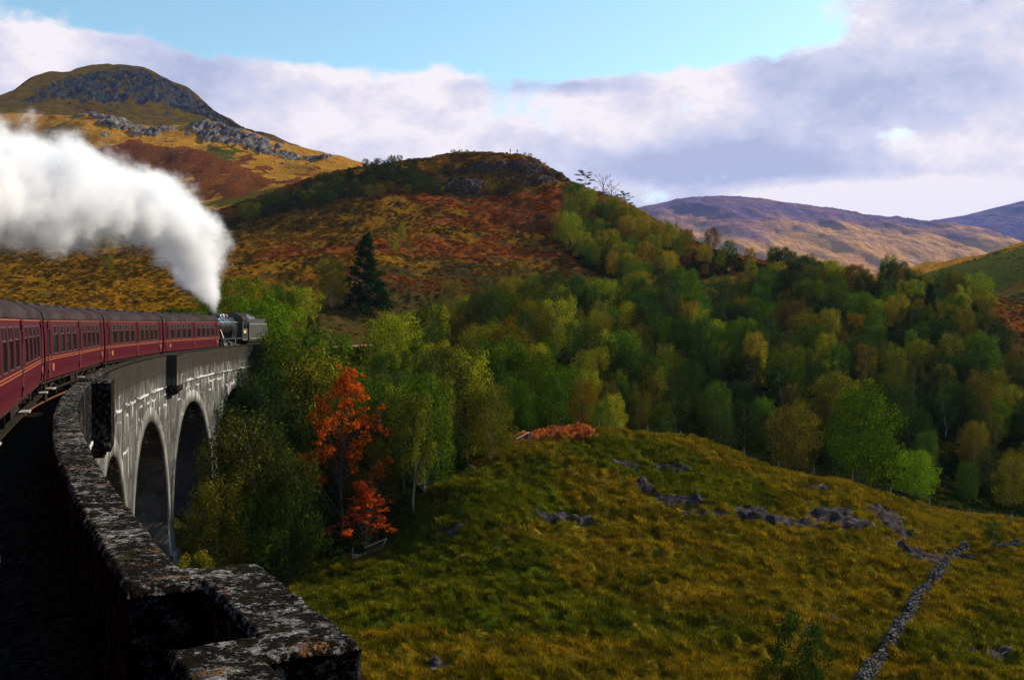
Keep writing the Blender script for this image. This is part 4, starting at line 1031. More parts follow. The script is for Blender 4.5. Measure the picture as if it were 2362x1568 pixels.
def crown_pair(kind, seed):
    r = random.Random(seed * 7 + 1)
    if kind == 'birch':
        H, W = 9, r.uniform(4.2, 5.2); prof = lambda t: max(.25, sin(pi * (.15 + .72 * t)) ** .55)
        mb, tips, on = skeleton(seed, H, W * 1.12, prof, .20, 28, .05, .10)
        cl = [(t, r.uniform(.65, 1.1) * (1.1 - .2 * h)) for t, h in tips] + [(on(.93) + Vector((0, 0, .0)), .95), (on(.6), 1.2), (on(.45), 1.2), (on(.78), 1.1)]
        V, F = foliage(seed, cl, 12000, .080, (1, 1, 1.2), .9, .55)
    elif kind == 'thin':
        H, W = 9, r.uniform(3.4, 4.2); prof = lambda t: max(.22, sin(pi * (.14 + .74 * t)) ** .6)
        mb, tips, on = skeleton(seed, H, W, prof, .34, 18, .07, .05, 1)
        cl = [(t, r.uniform(.4, .8)) for t, h in tips] + [(on(.93), .5)]
        V, F = foliage(seed, cl, 5600, .078, (1, 1, 1.2), .9, .4)
    elif kind == 'round':
        H, W = 8, r.uniform(6.4, 7.4); prof = lambda t: max(.2, sin(pi * (.12 + .80 * t)) ** .6)
        mb, tips, on = skeleton(seed, H, W, prof, .12, 32, .04, -.05)
        cl = [(t, r.uniform(.75, 1.15)) for t, h in tips] + [(on(.5), 2.2), (on(.3), 2.0), (on(.75), 1.7), (on(.93) + Vector((0, 0, .2)), .9)]
        V, F = foliage(seed, cl, 13000, .085, (1, 1, .95), .2, .6)
    elif kind == 'spruce':
        H, W = 12, 6.0; prof = lambda t: max(.05, (1 - t) ** .85 * .98 + .03)
        mb, tips, on = skeleton(seed, H, W, prof, .05, 60, .0, .28)
        cl = [(t, .42 + .55 * (1 - h)) for t, h in tips] + [(on(.95), .25), (on(.88), .4)] + [(on(x), 1.5 * (1 - x) + .4) for x in (.15, .3, .45, .6, .75)]
        V, F = foliage(seed, cl, 9000, .13, (1.15, 1.15, .7), .5, .3)
    elif kind == 'bush':
        H, W = 3.2, 4.2; prof = lambda t: max(.3, sin(pi * (.25 + .65 * t)) ** .5)
        mb, tips, on = skeleton(seed, H, W, prof, .10, 14, .04, -.2)
        cl = [(t, r.uniform(.45, .75)) for t, h in tips] + [(on(.5), 1.1), (on(.3), 1.2)]
        V, F = foliage(seed, cl, 4200, .07, (1, 1, 1.0), .1, .5)
    elif kind == 'maple':     # layered, gappy crown of larger leaves
        H, W = 10, 7.6; prof = lambda t: max(.06, (1 - t) ** .75 * (.55 + .45 * sin(pi * min(1, t * 2.2 + .25)) ** 2 if t < .4 else 1))
        mb, tips, on = skeleton(seed, H, W, prof, .30, 44, .05, -.22, 1)
        cl = [(t, r.uniform(.14, .52)) for t, h in tips + [(t + Vector((r.uniform(-.7, .7), r.uniform(-.7, .7), r.uniform(-.5, .6))), h) for t, h in tips] if r.random() > .25] + [(on(.97), .35), (on(.9), .45), (on(.8), .6)]
        V, F = foliage(seed, cl, 4600, .105, (1.25, 1.25, .85), .25, .05, .9)
    elif kind == 'scots':     # open flat layered tufts on bare limbs
        H, W = 9, 6.2; prof = lambda t: max(.3, sin(pi * (.22 + .62 * t)) ** .7)
        mb, tips, on = skeleton(seed, H, W, prof, .38, 15, .06, -.15, 2)
        cl = [(t, r.uniform(.5, .95)) for t, h in tips]
        V, F = foliage(seed, cl, 2600, .12, (1.3, 1.3, .38), .1, .2)
    return mb, V, F, H
PROTO = {}
for kind, seeds in (('birch', (1, 2, 3, 4, 5)), ('thin', (6, 7, 8)), ('round', (9, 10, 11)), ('spruce', (12, 22)), ('bush', (13, 14)), ('maple', (15, 16)), ('scots', (17, 18))):
    for sd_ in seeds:
        mb, V, F, Hh = crown_pair(kind, sd_)
        tm_ = mb.mesh('trunk', MAT_BIRCH if kind in ('birch', 'thin') else MAT_BARK, True)
        PROTO.setdefault(kind, []).append((np_mesh('crown', V, F, MAT_LEAF), tm_, Hh, V, F))
mb, _, _ = skeleton(31, 9, 6.5, lambda t: max(.25, sin(pi * (.2 + .6 * t)) ** .7), .30, 15, .05, -.25, 6, 3.0)[0:3]
mb.v = mb.v
BARE = mb.mesh('trunk', simple('bare_grey_bark', (.13, .10, .08), .9))

TONE = {'olive': (.048, .048, .005), 'green': (.026, .047, .004), 'dark': (.018, .030, .008), 'rust': (.060, .036, .005), 'gold': (.105, .075, .008), 'lime': (.085, .135, .007),
        'bright': (.050, .092, .004), 'brown': (.048, .034, .007), 'orange': (.58, .130, .012), 'amber': (.34, .13, .012), 'spruce': (.008, .024, .010), 'yellowgreen': (.088, .088, .007), 'grey': (.027, .033, .008), 'red': (.50, .085, .014)}
for _k in list(TONE):
    if _k not in ('orange', 'red', 'spruce', 'bright', 'lime', 'grey', 'dark'): TONE[_k] = tuple(c * 2.1 for c in TONE[_k])
    elif _k in ('grey', 'dark', 'bright', 'lime'): TONE[_k] = tuple(c * 1.5 for c in TONE[_k])
WORDS = {'olive': 'olive', 'green': 'mid green', 'dark': 'dark green', 'rust': 'rust brown', 'gold': 'golden', 'lime': 'lime green', 'bright': 'bright green', 'brown': 'brown', 'orange': 'flame orange', 'amber': 'amber', 'spruce': 'blackish green', 'yellowgreen': 'yellow green', 'grey': 'grey green', 'red': 'scarlet'}
TREEXY = []; tree_r = random.Random(77)
NAMES = {'birch': ('birch_tree', 'tree'), 'thin': ('birch_tree', 'tree'), 'round': ('broadleaf_tree', 'tree'), 'spruce': ('spruce_tree', 'tree'), 'bush': ('bush', 'bush'), 'maple': ('maple_tree', 'tree'), 'scots': ('pine_tree', 'tree')}
def tree(kind, x, y, h, tone, label, group=None, wide=1.0, z=None, var=.12, name=None, idx=None):
    p = PROTO[kind][tree_r.randrange(len(PROTO[kind])) if idx is None else idx]
    k = h / p[2]
    nm, cat = NAMES[kind]
    t = thing(name or nm, label, cat, (x, y, (ground(x, y) if z is None else z) - .1), tree_r.uniform(0, 6.28), group)
    c = TONE[tone]; v = [1 + tree_r.uniform(-var, var) for _ in range(3)]; b = 1 + tree_r.uniform(-var, var) * 3.2
    for nm2, me in (('trunk', p[1]), ('crown', p[0])):
        o = link(nm2, me, t, None, None, (k * wide, k * wide, k))
        if nm2 == 'crown': o.color = (c[0] * v[0] * b, c[1] * v[1] * b, c[2] * v[2] * b, 1)
    TREEXY.append((x, y, h * .28)); return t
def tree_px(kind, px, Y, h, tone, label, group=None, wide=1.0, **k):
    return tree(kind, (px - CX) / FP * Y, Y, h, tone, label, group, wide, **k)

# ---- trees that stand out one by one: (kind, px, depth, height, colour, width, label)
KEY = [
 ('spruce', 845, 181, 13.6, 'spruce', 1.45, 'tall pointed blackish spruce standing alone above the wood'),
 ('maple', 780, 84, 14.2, 'orange', .86, 'tall flame orange tree against dark green trees beside the viaduct'),
 ('maple', 846, 80, 5.6, 'red', 1.55, 'low spreading scarlet tree above the broken timber rails'),
 ('round', 1985, 110.5, 10.4, 'bright', .92, 'large rounded bright green tree behind the rocky knoll'),
 ('round', 2110, 112, 5.6, 'lime', 1.0, 'lime green bushy tree at the right foot of the big round tree'),
 ('round', 1590, 205, 10.5, 'bright', .50, 'narrow vivid green tree high in the middle of the wood'),
 ('scots', 1350, 338, 9.2, 'grey', .95, 'open crowned tree on the skyline right of the hilltop'),
 ('scots', 1443, 328, 7.2, 'grey', 1.05, 'small wide crowned tree on the skyline right of the leafless one'),
 ('spruce', 2145, 205, 10.5, 'spruce', .95, 'dark spruce on the slope below the green flank'),
 ('spruce', 2250, 212, 8.5, 'spruce', 1.05, 'smaller dark spruce near the right edge of the wood'),
 ('round', 1790, 255, 8.8, 'dark', .75, 'dark green tree at the top left end of the skyline wood'),
 ('round', 1885, 252, 7.6, 'dark', .95, 'squat dark tree on the skyline below the far mountain'),
 ('birch', 1930, 235, 9.0, 'green', .9, 'green birch just below the squat dark skyline tree'),
 ('birch', 1740, 152, 8.6, 'gold', .75, 'golden topped birch in the dark middle of the wood'),
 ('round', 1835, 116, 7.6, 'brown', .95, 'brownish rounded tree left of the big bright green tree'),
 ('bush', 1385, 107, 3.4, 'green', .65, 'small round green bush at the fence on the knoll crest'),
 ('round', 1420, 122, 6.2, 'dark', .8, 'dark rounded tree behind the small green bush on the knoll'),
 ('birch', 1135, 92.5, 7.0, 'olive', 1.0, 'leaning olive birch beside the white rail'),
 ('birch', 1160, 118, 12.5, 'rust', .9, 'tall rust birch with a pale forked trunk in mid wood'),
 ('round', 905, 128, 11.0, 'yellowgreen', .85, 'yellow green ash like tree right of the tender'),
 ('round', 1270, 190, 9.0, 'dark', .85, 'dark round tree on the upper edge of the wood'),
 ('thin', 1185, 205, 8.8, 'brown', .9, 'bare brown birch against the red slope'),
 ('birch', 765, 178, 8.4, 'olive', 1.1, 'olive tree touching the left side of the spruce'),
 ('birch', 1040, 182, 8.8, 'brown', .9, 'thin brown birch right of the spruce'),
 ('round', 1110, 165, 6.6, 'yellowgreen', .8, 'short golden green tree on the wood edge'),
 ('birch', 612, 98, 11.5, 'green', 1.0, 'green birch standing close to the far refuge of the viaduct'),
 ('birch', 700, 101, 12.6, 'green', .95, 'broad green birch between the tender and the orange tree'),
 ('birch', 590, 78, 12.6, 'grey', .95, 'big grey green weeping birch in front of the viaduct'),
 ('birch', 500, 80.5, 9.4, 'grey', .75, 'drooping grey green birch rising before the second arch'),
 ('birch', 500, 73, 8.0, 'olive', .8, 'olive birch at the foot of the viaduct pier'),
 ('round', 663, 76, 9.6, 'grey', .72, 'upright green tree just left of the scarlet one'),
 ('bush', 448, 70, 2.9, 'yellowgreen', .75, 'yellow green bush at the base of the nearest tall pier'),
 ('thin', 930, 88, 10.2, 'yellowgreen', .6, 'slim yellow green birch with a white stem right of the orange tree'),
 ('thin', 955, 83, 10.0, 'olive', .8, 'white stemmed birch leaning over the scarlet tree'),
 ('thin', 1010, 88, 9.6, 'olive', .85, 'olive birch with a twisting white trunk in the front row'),
 ('birch', 1075, 95, 10.4, 'yellowgreen', .8, 'yellow topped birch in the front row left of the white rail'),
 ('birch', 880, 91, 11.0, 'green', .85, 'dark green birch behind the flame orange tree'),
 ('thin', 2290, 84.5, 2.9, 'green', 1.4, 'small twisted tree beside the top of the stone wall'),
 ('bush', 1852, 53, 3.9, 'dark', .62, 'thin upright bush in the grass at the bottom edge'),
 ('bush', 1790, 51, 2.1, 'grey', .75, 'low grey bush left of the upright one at the bottom edge'),
 ('bush', 400, 124, 4.8, 'dark', .9, 'dark round bush behind the engine chimney'),
 ('bush', 352, 121, 3.9, 'lime', 1.15, 'bright lime bush seen above the fourth carriage roof'),
 ('bush', 430, 128, 4.2, 'green', 1.0, 'green bush left of the steam column'),
 ('bush', 300, 124, 2.6, 'yellowgreen', .9, 'yellowish bush above the third carriage roof'),
 ('bush', 560, 140, 6.2, 'lime', .95, 'bright green bush just right of the steam'),
 ('bush', 600, 132, 5.6, 'lime', 1.05, 'lime green bush above the tender'),
 ('bush', 655, 124, 5.0, 'bright', 1.0, 'vivid green bush right of the tender'),
 ('bush', 500, 136, 3.4, 'yellowgreen', 1.1, 'low yellow green bush directly behind the chimney'),
 ('bush', 700, 150, 4.6, 'yellowgreen', .9, 'pale green bush left of the olive tree'),
 ('bush', 940, 168, 4.2, 'lime', .95, 'yellow green bush at the right foot of the spruce'),
 ('bush', 250, 232, 3.2, 'olive', .6, 'lone olive bush on the moor above the carriages'),
 ('bush', 575, 236, 2.2, 'dark', .8, 'tiny dark bush on the moor right of the steam'),
]
for kind, px, Y, h, tone, wd_, lab in KEY: tree_px(kind, px, Y, h, tone, lab, None, wd_)
# a screen of birches closing the far end of the viaduct: (px, py of the top, depth)
for kind, px, pt, Y, tone, wd_, lab in (('birch', 628, 792, 106, 'green', .9, 'green birch at the end of the viaduct parapet'), ('birch', 655, 775, 108, 'olive', .9, 'olive birch standing where the viaduct meets the bank'),
    ('round', 690, 770, 104, 'green', .8, 'rounded green tree right of the viaduct end'), ('birch', 640, 830, 99, 'dark', .9, 'dark birch under the last refuge of the viaduct'), ('birch', 612, 852, 94, 'dark', .8, 'green birch covering the fourth arch'),
    ('birch', 720, 800, 100, 'yellowgreen', .9, 'yellow green birch above the flame orange tree'), ('birch', 672, 800, 112, 'dark', 1.0, 'dark birch filling the gap behind the viaduct end')):
    x_ = (px - CX) / FP * Y; g_ = ground(x_, Y); h_ = EYE + (YH - pt) / FP * Y - g_
    if h_ > 2.5: tree(kind, x_, Y, h_, tone, lab, None, wd_)
x, y = (1392 - CX) / FP * 333, 333.
t = thing('bare_tree', 'leafless grey tree with spreading branches on the skyline', 'tree', (x, y, ground(x, y) - .2)); link('trunk', BARE, t)
x, y = (1408 - CX) / FP * 331, 331.
t = thing('bare_tree', 'shorter leafless tree leaning right of the bare skyline tree', 'tree', (x, y, ground(x, y) - .2), 2.2); link('trunk', BARE, t, None, None, (.8, .8, .78))
# saplings on the skyline of the middle hill
for px, Y, h, tone, lab in ((1046, 388, 2.2, 'olive', 'leftmost dark sapling on the summit line'), (1062, 388, 1.9, 'yellowgreen', 'pair of pale saplings second from left on the summit'),
   (1078, 388, 1.7, 'olive', 'small olive sapling near the middle of the summit row'), (1095, 388, 1.3, 'olive', 'tiniest sapling at the right end of the summit row'),
   (1210, 384, 1.4, 'yellowgreen', 'sapling just right of the two walkers'), (1222, 383, 1.7, 'gold', 'golden sapling at the right end of the summit'),
   (845, 381, 3.0, 'grey', 'grey tree on the left shoulder skyline'), (870, 382, 2.2, 'olive', 'little olive tree on the left shoulder skyline'), (908, 384, 2.6, 'gold', 'golden low tree on the left shoulder skyline'), (922, 384, 2.4, 'grey', 'thin grey sapling beside the golden shoulder tree'),
   (1285, 366, 1.6, 'olive', 'sapling on the steep right shoulder'), (1128, 352, 3.6, 'lime', 'lime sapling right of the pale summit crag'), (1022, 345, 3.2, 'gold', 'golden sapling left of the pale summit crag'),
   (900, 258, 6.0, 'yellowgreen', 'yellow green birch in the middle of the brown slope'), (925, 262, 6.8, 'yellowgreen', 'taller yellow green birch paired on the brown slope'), (912, 246, 4.2, 'lime', 'short lime birch below the pair on the brown slope'), (942, 255, 4.4, 'olive', 'olive birch right of the pair on the brown slope')):
    tree_px('thin' if h > 3 else 'bush', px, Y, h, tone, lab, 'saplings on the middle hill', .8)

# ---- the wood: filled at random inside plan areas
def inpoly(x, y, poly):
    c = False; j = len(poly) - 1
    for i in range(len(poly)):
        xi, yi = poly[i]; xj, yj = poly[j]
        if (yi > y) != (yj > y) and x < (xj - xi) * (y - yi) / (yj - yi) + xi: c = not c
        j = i
    return c
def plan(pts): return [((px - CX) / FP * Y, Y) for px, Y in pts]
AREAS = [  # outline as (px, depth), spacing, heights, colours with weights, kinds
 ('front', plan([(470,83),(560,74),(700,80),(840,84),(960,84),(1060,90),(1150,96),(1190,104),(1150,118),(900,125),(640,122),(560,108),(520,96)]), 4.0, (7.5, 11), ['green','grey','dark','green','grey','olive','green'], ['birch','birch','thin','round'], 'trees beside the viaduct'),
 ('mid', plan([(640,126),(900,126),(1150,118),(1190,106),(1340,112),(1500,124),(1500,170),(1300,200),(1050,190),(960,172),(930,150),(740,146),(650,138)]), 4.3, (6, 9), ['olive','green','yellowgreen','green','brown','olive','green','dark','yellowgreen','rust','olive'], ['birch','birch','birch','round','thin'], 'trees of the middle wood'),
 ('right', plan([(1340,110),(1500,120),(1800,119),(2150,118),(2420,116),(2420,180),(2300,190),(2260,210),(2300,235),(2220,255),(2050,262),(1900,262),(1790,262),(1700,235),(1500,250),(1440,232),(1320,205),(1300,185),(1500,165)]), 4.3, (5.4, 8.4), ['green','olive','dark','green','dark','yellowgreen','green','brown','dark','olive','green','dark','rust','olive'], ['birch','birch','birch','round','thin'], 'trees of the right hand wood'),
 ('flank', plan([(1300,312),(1330,322),(1420,316),(1500,310),(1560,298),(1560,262),(1480,250),(1400,258),(1300,280)]), 4.6, (6, 8.6), ['yellowgreen','olive','green','gold','yellowgreen'], ['birch','birch','thin'], 'birches on the flank of the middle hill'),
 ('shoulder', plan([(1560,318),(1640,306),(1780,285),(1900,268),(1800,258),(1680,262),(1580,270)]), 7.5, (4.5, 7), ['yellowgreen','gold','olive','rust','green'], ['birch','thin'], 'birches along the shoulder'),
 ('leftdark', plan([(560,338),(700,352),(850,366),(1040,368),(1040,345),(900,330),(700,322),(580,325)]), 5.5, (3.2, 5.4), ['dark','dark','dark','olive','brown'], ['round','bush','birch'], 'dark scrub on the left flank of the hill'),
 ('bank', plan([(470,128),(540,132),(640,128),(700,142),(640,165),(520,160),(440,140)]), 4.8, (2.8, 4.6), ['lime','green','yellowgreen','bright'], ['bush','round'], 'bushes behind the engine'),
]
cand = []
for nm, poly, spc, (h0_, h1_), tones, kinds, grp in AREAS:
    xs = [p[0] for p in poly]; ys = [p[1] for p in poly]; pts = []
    for _ in range(16000):
        x = tree_r.uniform(min(xs), max(xs)); y = tree_r.uniform(min(ys), max(ys))
        if not inpoly(x, y, poly): continue
        if any((x - a) ** 2 + (y - b) ** 2 < spc * spc for a, b in pts): continue
        if any((x - a) ** 2 + (y - b) ** 2 < (spc * .62) ** 2 for a, b, c in TREEXY[:60]): continue
        s_, off_ = tk_inv(np.array(x), np.array(y))
        if abs(float(off_)) < 5.2: continue
        pts.append((x, y)); h = tree_r.uniform(h0_, h1_) * (1 + .18 * math.sin(x * .21 + y * .17))
        if nm == 'right' and y < 128: h *= .8
        if nm == 'right' and 14 < x < 62 and 112 < y < 190 and tree_r.random() < .45: dk = True
        else: dk = False
        if nm == 'mid' and x < -12 and y > 124: h *= .62
        h = h * (.8 if nm == 'front' and x < -17 else 1); tn = tones[int((fbm2(np.array(x / 16), np.array(y / 16), 2, 91) * .9 + .5 + tree_r.uniform(-.35, .35)) * len(tones)) % len(tones)]
        if dk: tn = 'dark'
        cand.append((h / y, tree_r.choice(kinds), x, y, h, tn, grp, nm))
cand.sort(key=lambda c: -c[0])
WHERE = {'front': 'beside the viaduct', 'mid': 'in the middle wood', 'right': 'in the right wood', 'flank': "on the hill's right flank", 'shoulder': 'on the far shoulder', 'leftdark': 'in the scrub left of the summit', 'bank': 'on the bank behind the engine'}
KW = {'birch': 'birch', 'thin': 'thin birch', 'round': 'rounded tree', 'bush': 'bush'}
GRP = {}
def spot(nm, x, y):
    px = CX + FP * x / y
    if nm == 'right': return ('near the fence ' if y < 135 else 'halfway up ' if y < 190 else 'near the skyline ') + WHERE[nm]
    if nm == 'mid': return ('low ' if y < 135 else 'high ' if y > 160 else 'deep ') + WHERE[nm]
    return WHERE[nm]
NSINGLE = 280 - len(KEY)
one = cand[:NSINGLE]; rest = [(k_, x, y, h, tn) for _, k_, x, y, h, tn, _, _ in cand[NSINGLE:]]
for c in one: GRP.setdefault((c[5], c[1], spot(c[7], c[2], c[3])), []).append(c)
ORD = ['leftmost', 'second from left', 'third from left', 'fourth from left', 'fifth from left', 'sixth from left', 'seventh from left', 'eighth from left', 'ninth from left', 'tenth from left', 'eleventh from left', 'twelfth from left', 'thirteenth from left', 'fourteenth from left', 'fifteenth from left', 'sixteenth from left', 'seventeenth from left', 'eighteenth from left', 'nineteenth from left', 'twentieth from left', 'twenty-first from left', 'twenty-second from left', 'twenty-third from left', 'twenty-fourth from left', 'twenty-fifth from left', 'twenty-sixth from left', 'twenty-seventh from left', 'twenty-eighth from left']
trees_done = 0
for (tn, kind, wh), L_ in GRP.items():
    L_.sort(key=lambda c: c[2] / c[3])
    for i, (_, _, x, y, h, _, grp, nm) in enumerate(L_):
        lab = f"{WORDS[tn]} {KW[kind]} {wh}" + (f", {ORD[min(i, 27)]}" if len(L_) > 1 else '')
        tree(kind, x, y, h, tn, lab, grp, tree_r.uniform(.74, 1.06)); trees_done += 1
print('single trees', trees_done, 'rest', len(rest))

# instancing of a mass: points carry tone, size and turn
def scatter(name, label, protos, P, scale, tone, pick, tilt=None, kind='stuff'):
    n = len(P)
    me = bpy.data.meshes.new(name); me.vertices.add(n); me.vertices.foreach_set('co', np.asarray(P, np.float32).ravel())
    for an, typ, arr in (('tone', 'FLOAT_COLOR', tone), ('size', 'FLOAT_VECTOR', scale), ('pick', 'INT', pick), ('turn', 'FLOAT', rng.random(n) * 6.283)):
        a = me.attributes.new(an, typ, 'POINT'); a.data.foreach_set('color' if 'COLOR' in typ else 'vector' if 'VECTOR' in typ else 'value', np.asarray(arr, np.int32 if typ == 'INT' else np.float32).ravel())
    o = link(name, me)
    g = bpy.data.node_groups.new(name, 'GeometryNodeTree'); g.interface.new_socket('Geometry', in_out='INPUT', socket_type='NodeSocketGeometry'); g.interface.new_socket('Geometry', in_out='OUTPUT', socket_type='NodeSocketGeometry')
    gi = g.nodes.new('NodeGroupInput'); go = g.nodes.new('NodeGroupOutput'); mp = g.nodes.new('GeometryNodeMeshToPoints')
    g.links.new(gi.outputs[0], mp.inputs[0]); iop = g.nodes.new('GeometryNodeInstanceOnPoints'); g.links.new(mp.outputs[0], iop.inputs['Points'])
    gti = g.nodes.new('GeometryNodeGeometryToInstance')
    for pr in protos[::-1]:
        oi = g.nodes.new('GeometryNodeObjectInfo'); ob = bpy.data.objects.new(name + '_source', pr); oi.inputs['Object'].default_value = ob
        g.links.new(oi.outputs['Geometry'], gti.inputs[0])
    g.links.new(gti.outputs[0], iop.inputs['Instance']); iop.inputs['Pick Instance'].default_value = True
    def at_(nm_, dt):
        a = g.nodes.new('GeometryNodeInputNamedAttribute'); a.data_type = dt; a.inputs['Name'].default_value = nm_; return a.outputs['Attribute']
    g.links.new(at_('pick', 'INT'), iop.inputs['Instance Index']); g.links.new(at_('size', 'FLOAT_VECTOR'), iop.inputs['Scale'])
    cx = g.nodes.new('ShaderNodeCombineXYZ'); g.links.new(at_('turn', 'FLOAT'), cx.inputs[2]); g.links.new(cx.outputs[0], iop.inputs['Rotation'])
    g.links.new(iop.outputs[0], go.inputs[0])
    md = o.modifiers.new('scatter', 'NODES'); md.node_group = g
    return tag(o, label, kind=kind)
if rest:
    allp = []; off0 = {}
    for kd in ('birch', 'thin', 'round', 'bush'):
        off0[kd] = (len(allp), len(PROTO[kd]))
        for cme, tme, hh, V, F in PROTO[kd]:
            c2 = np_mesh('far_crown', V, F, MAT_LEAF_I); allp.append(c2)
    P = [(x, y, ground(x, y) - .1) for k_, x, y, h, tn in rest]
    sc3 = [(h / PROTO[k_][0][2] * tree_r.uniform(.9, 1.25),) * 2 + (h / PROTO[k_][0][2],) for k_, x, y, h, tn in rest]
    tn3 = [tuple(c * tree_r.uniform(.8, 1.2) for c in TONE[tn]) + (1,) for k_, x, y, h, tn in rest]
    pk = [off0[k_][0] + tree_r.randrange(off0[k_][1]) for k_, x, y, h, tn in rest]
    scatter('distant_woodland', 'farther trees of the wood merging into one mass', allp, P, sc3, tn3, pk)

# ---- grass tufts, heather and bracken
def tuft(seed, n, h, spread, bw, lean=.5):
    g = np.random.default_rng(seed); a = g.random(n) * 6.283; r = spread * g.random(n) ** .6
    b = np.stack([r * np.cos(a), r * np.sin(a), np.full(n, -.03)], -1)
    d = np.stack([np.cos(a + g.normal(size=n) * .6), np.sin(a + g.normal(size=n) * .6), np.zeros(n)], -1)
    hh = h * (.55 + .6 * g.random(n))[:, None]; ln = lean * (g.random(n)[:, None] * .8 + .2)
    side = np.cross(d, [0, 0, 1]) * bw
    m_ = b + d * hh * ln * .35 + np.array([0, 0, 1]) * hh * .6; tp = b + d * hh * ln + np.array([0, 0, 1]) * hh * (1 - .25 * ln)
    V = np.stack([b - side, b + side, m_ + side * .8, m_ - side * .8, tp + side * .15, tp - side * .15], 1).reshape(-1, 3)
    i = np.arange(n)[:, None] * 6; F = np.concatenate([i + np.array([0, 1, 2, 3]), i + np.array([3, 2, 4, 5])], 0)
    return np_mesh('tuft', V, F, MAT_TUFT)
def mound(seed, n, r, h, leaf):
    g = np.random.default_rng(seed); cl = [(np.array([g.normal() * r * .4, g.normal() * r * .4, h * .35]), r * g.uniform(.35, .6)) for _ in range(6)]
    V, F = foliage(seed, cl, n, leaf, (1, 1, .6), 0, .5); return np_mesh('mound', V, F, MAT_TUFT)
MAT_TUFT = leaf_mat('moor_plants', True)
tufts = [tuft(1, 34, .42, .26, .012), tuft(2, 30, .30, .30, .014, .9), tuft(3, 40, .52, .34, .012, .7)]
X = rng.uniform(-22, 62, 150000); Y = rng.uniform(46, 112, 150000)
pxx = CX + FP * X / Y
s_, of_ = tk_inv(X, Y)
keep = (pxx > 350) & (pxx < 2480) & (of_ > 4.5)
den_ = fbm2(X / 2.2, Y / 2.6, 3, 61); keep &= (rng.random(len(X)) < .66 + .8 * den_)
rz_ = zone(X, Y, ROCK_FIELD, fbm2(X / 1.2, Y / 1.2, 3, 39) * .7); keep &= rz_ < .3
X, Y = X[keep], Y[keep]; Z = terrain(X, Y)
gz_ = np.clip(.10 + zone(X, Y, [(1000,72,9,9),(1100,82,8,8),(1000,86,6,5),(1150,80,7,6),(1050,64,9,5),(860,74,5,5),(700,76,5,4),(1500,96,7,5),(1650,92,6,5),(2250,62,6,4),(2350,64,5,3),(1600,62,6,2.5)], fbm2(X / 12, Y / 12, 4, 54) * .9) * .8 + sstep(.0, .45, fbm2(X / 5, Y / 4, 3, 65)) * .5, 0, 1)
rel_ = np.maximum(fbm2(X / .75 + 3, Y / 1.0, 2, 21), -.1) * .46 + np.abs(fbm2(X / 1.5, Y / 2.1, 2, 22)) * .62
f = np.clip(.30 + fbm2(X / 5, Y / 3, 3, 62) * .7 + (rel_ - .1) * 1.1 + rng.normal(size=len(X)) * .14, 0, 1)[:, None]
dry = np.array([.078, .064, .006]) * (1 - f) + np.array([.36, .215, .015]) * f; grn = np.array([.040, .054, .004]) * (1 - f) + np.array([.17, .16, .012]) * f
tc_ = dry * (1 - gz_[:, None]) + grn * gz_[:, None]
sc_ = (.5 + .65 * rng.random(len(X))) * (1 + .5 * fbm2(X / 3, Y / 3, 2, 63)); fade = np.where(pxx[keep] > 0, 1, 1)
scatter('grass', 'tussocky brown and green moor grass on the field', tufts, np.stack([X, Y, Z], -1), np.stack([sc_ * .95, sc_ * .95, sc_ * .72], -1), np.concatenate([tc_, np.ones((len(X), 1))], 1), rng.integers(0, 3, len(X)))
# heather and bracken clumps over the middle hill and moor
mounds = [mound(5, 260, .8, .6, .10), mound(6, 220, .9, .5, .11), mound(7, 240, .7, .7, .10)]
n_ = 120000; Y = 125 + (400 - 125) * rng.random(n_) ** .8; Y[:9000] = rng.uniform(380, 540, 9000); X = (rng.uniform(-80, 2450, n_) - CX) / FP * Y
s_, of_ = tk_inv(X, Y); wz_ = fbm2(X / 7, Y / 9, 4, 66); keep = (np.abs(of_) > 5) & (wz_ + rng.normal(size=n_) * .2 > .0)
X, Y = X[keep], Y[keep]; Z = terrain(X, Y)
bk = zone(X, Y, [(1200,310,26,22),(1130,335,36,10),(1260,330,14,18),(1050,270,30,14),(1600,318,20,12),(1680,300,20,10),(2330,200,16,40),(980,215,22,8),(740,255,22,10),(1700,285,12,8),(2250,240,12,12)], fbm2(X / 18, Y / 18, 4, 52) * 1.1)
bk = np.clip(bk + sstep(.05, .4, fbm2(X / 24, Y / 24, 3, 53)) * .6, 0, 1)[:, None]
f = np.clip(.5 + rng.normal(size=len(X)) * .28, 0, 1)[:, None]
hth = np.array([.050, .040, .007]) * (1 - f) + np.array([.17, .095, .014]) * f; brk = np.array([.13, .034, .007]) * (1 - f) + np.array([.34, .105, .014]) * f
tc_ = hth * (1 - bk) + brk * bk
sc_ = (.42 + .7 * rng.random(len(X))) * np.clip(Y / 260, .6, 1.4)
scatter('heather', 'dark heather and rusty bracken clumps over the middle hill', mounds, np.stack([X, Y, Z], -1), np.stack([sc_ * .8, sc_ * .8, sc_ * .62], -1), np.concatenate([tc_, np.ones((len(X), 1))], 1), rng.integers(0, 3, len(X)))
# the bracken stand by the white rail
n_ = 2200; X = rng.uniform((1180 - CX) / FP * 98, (1350 - CX) / FP * 106, n_); Y = 98 + rng.uniform(0, 10, n_)
Z = terrain(X, Y); f = rng.random(n_)[:, None]
scatter('bracken', 'salmon orange bracken behind the white rail', mounds, np.stack([X, Y, Z], -1), np.stack([rng.uniform(.3, .6, n_)] * 2 + [rng.uniform(.5, 1.7, n_)], -1), np.concatenate([np.array([.24, .055, .02]) * (1 - f) + np.array([.62, .20, .08]) * f, np.ones((n_, 1))], 1), rng.integers(0, 3, n_))
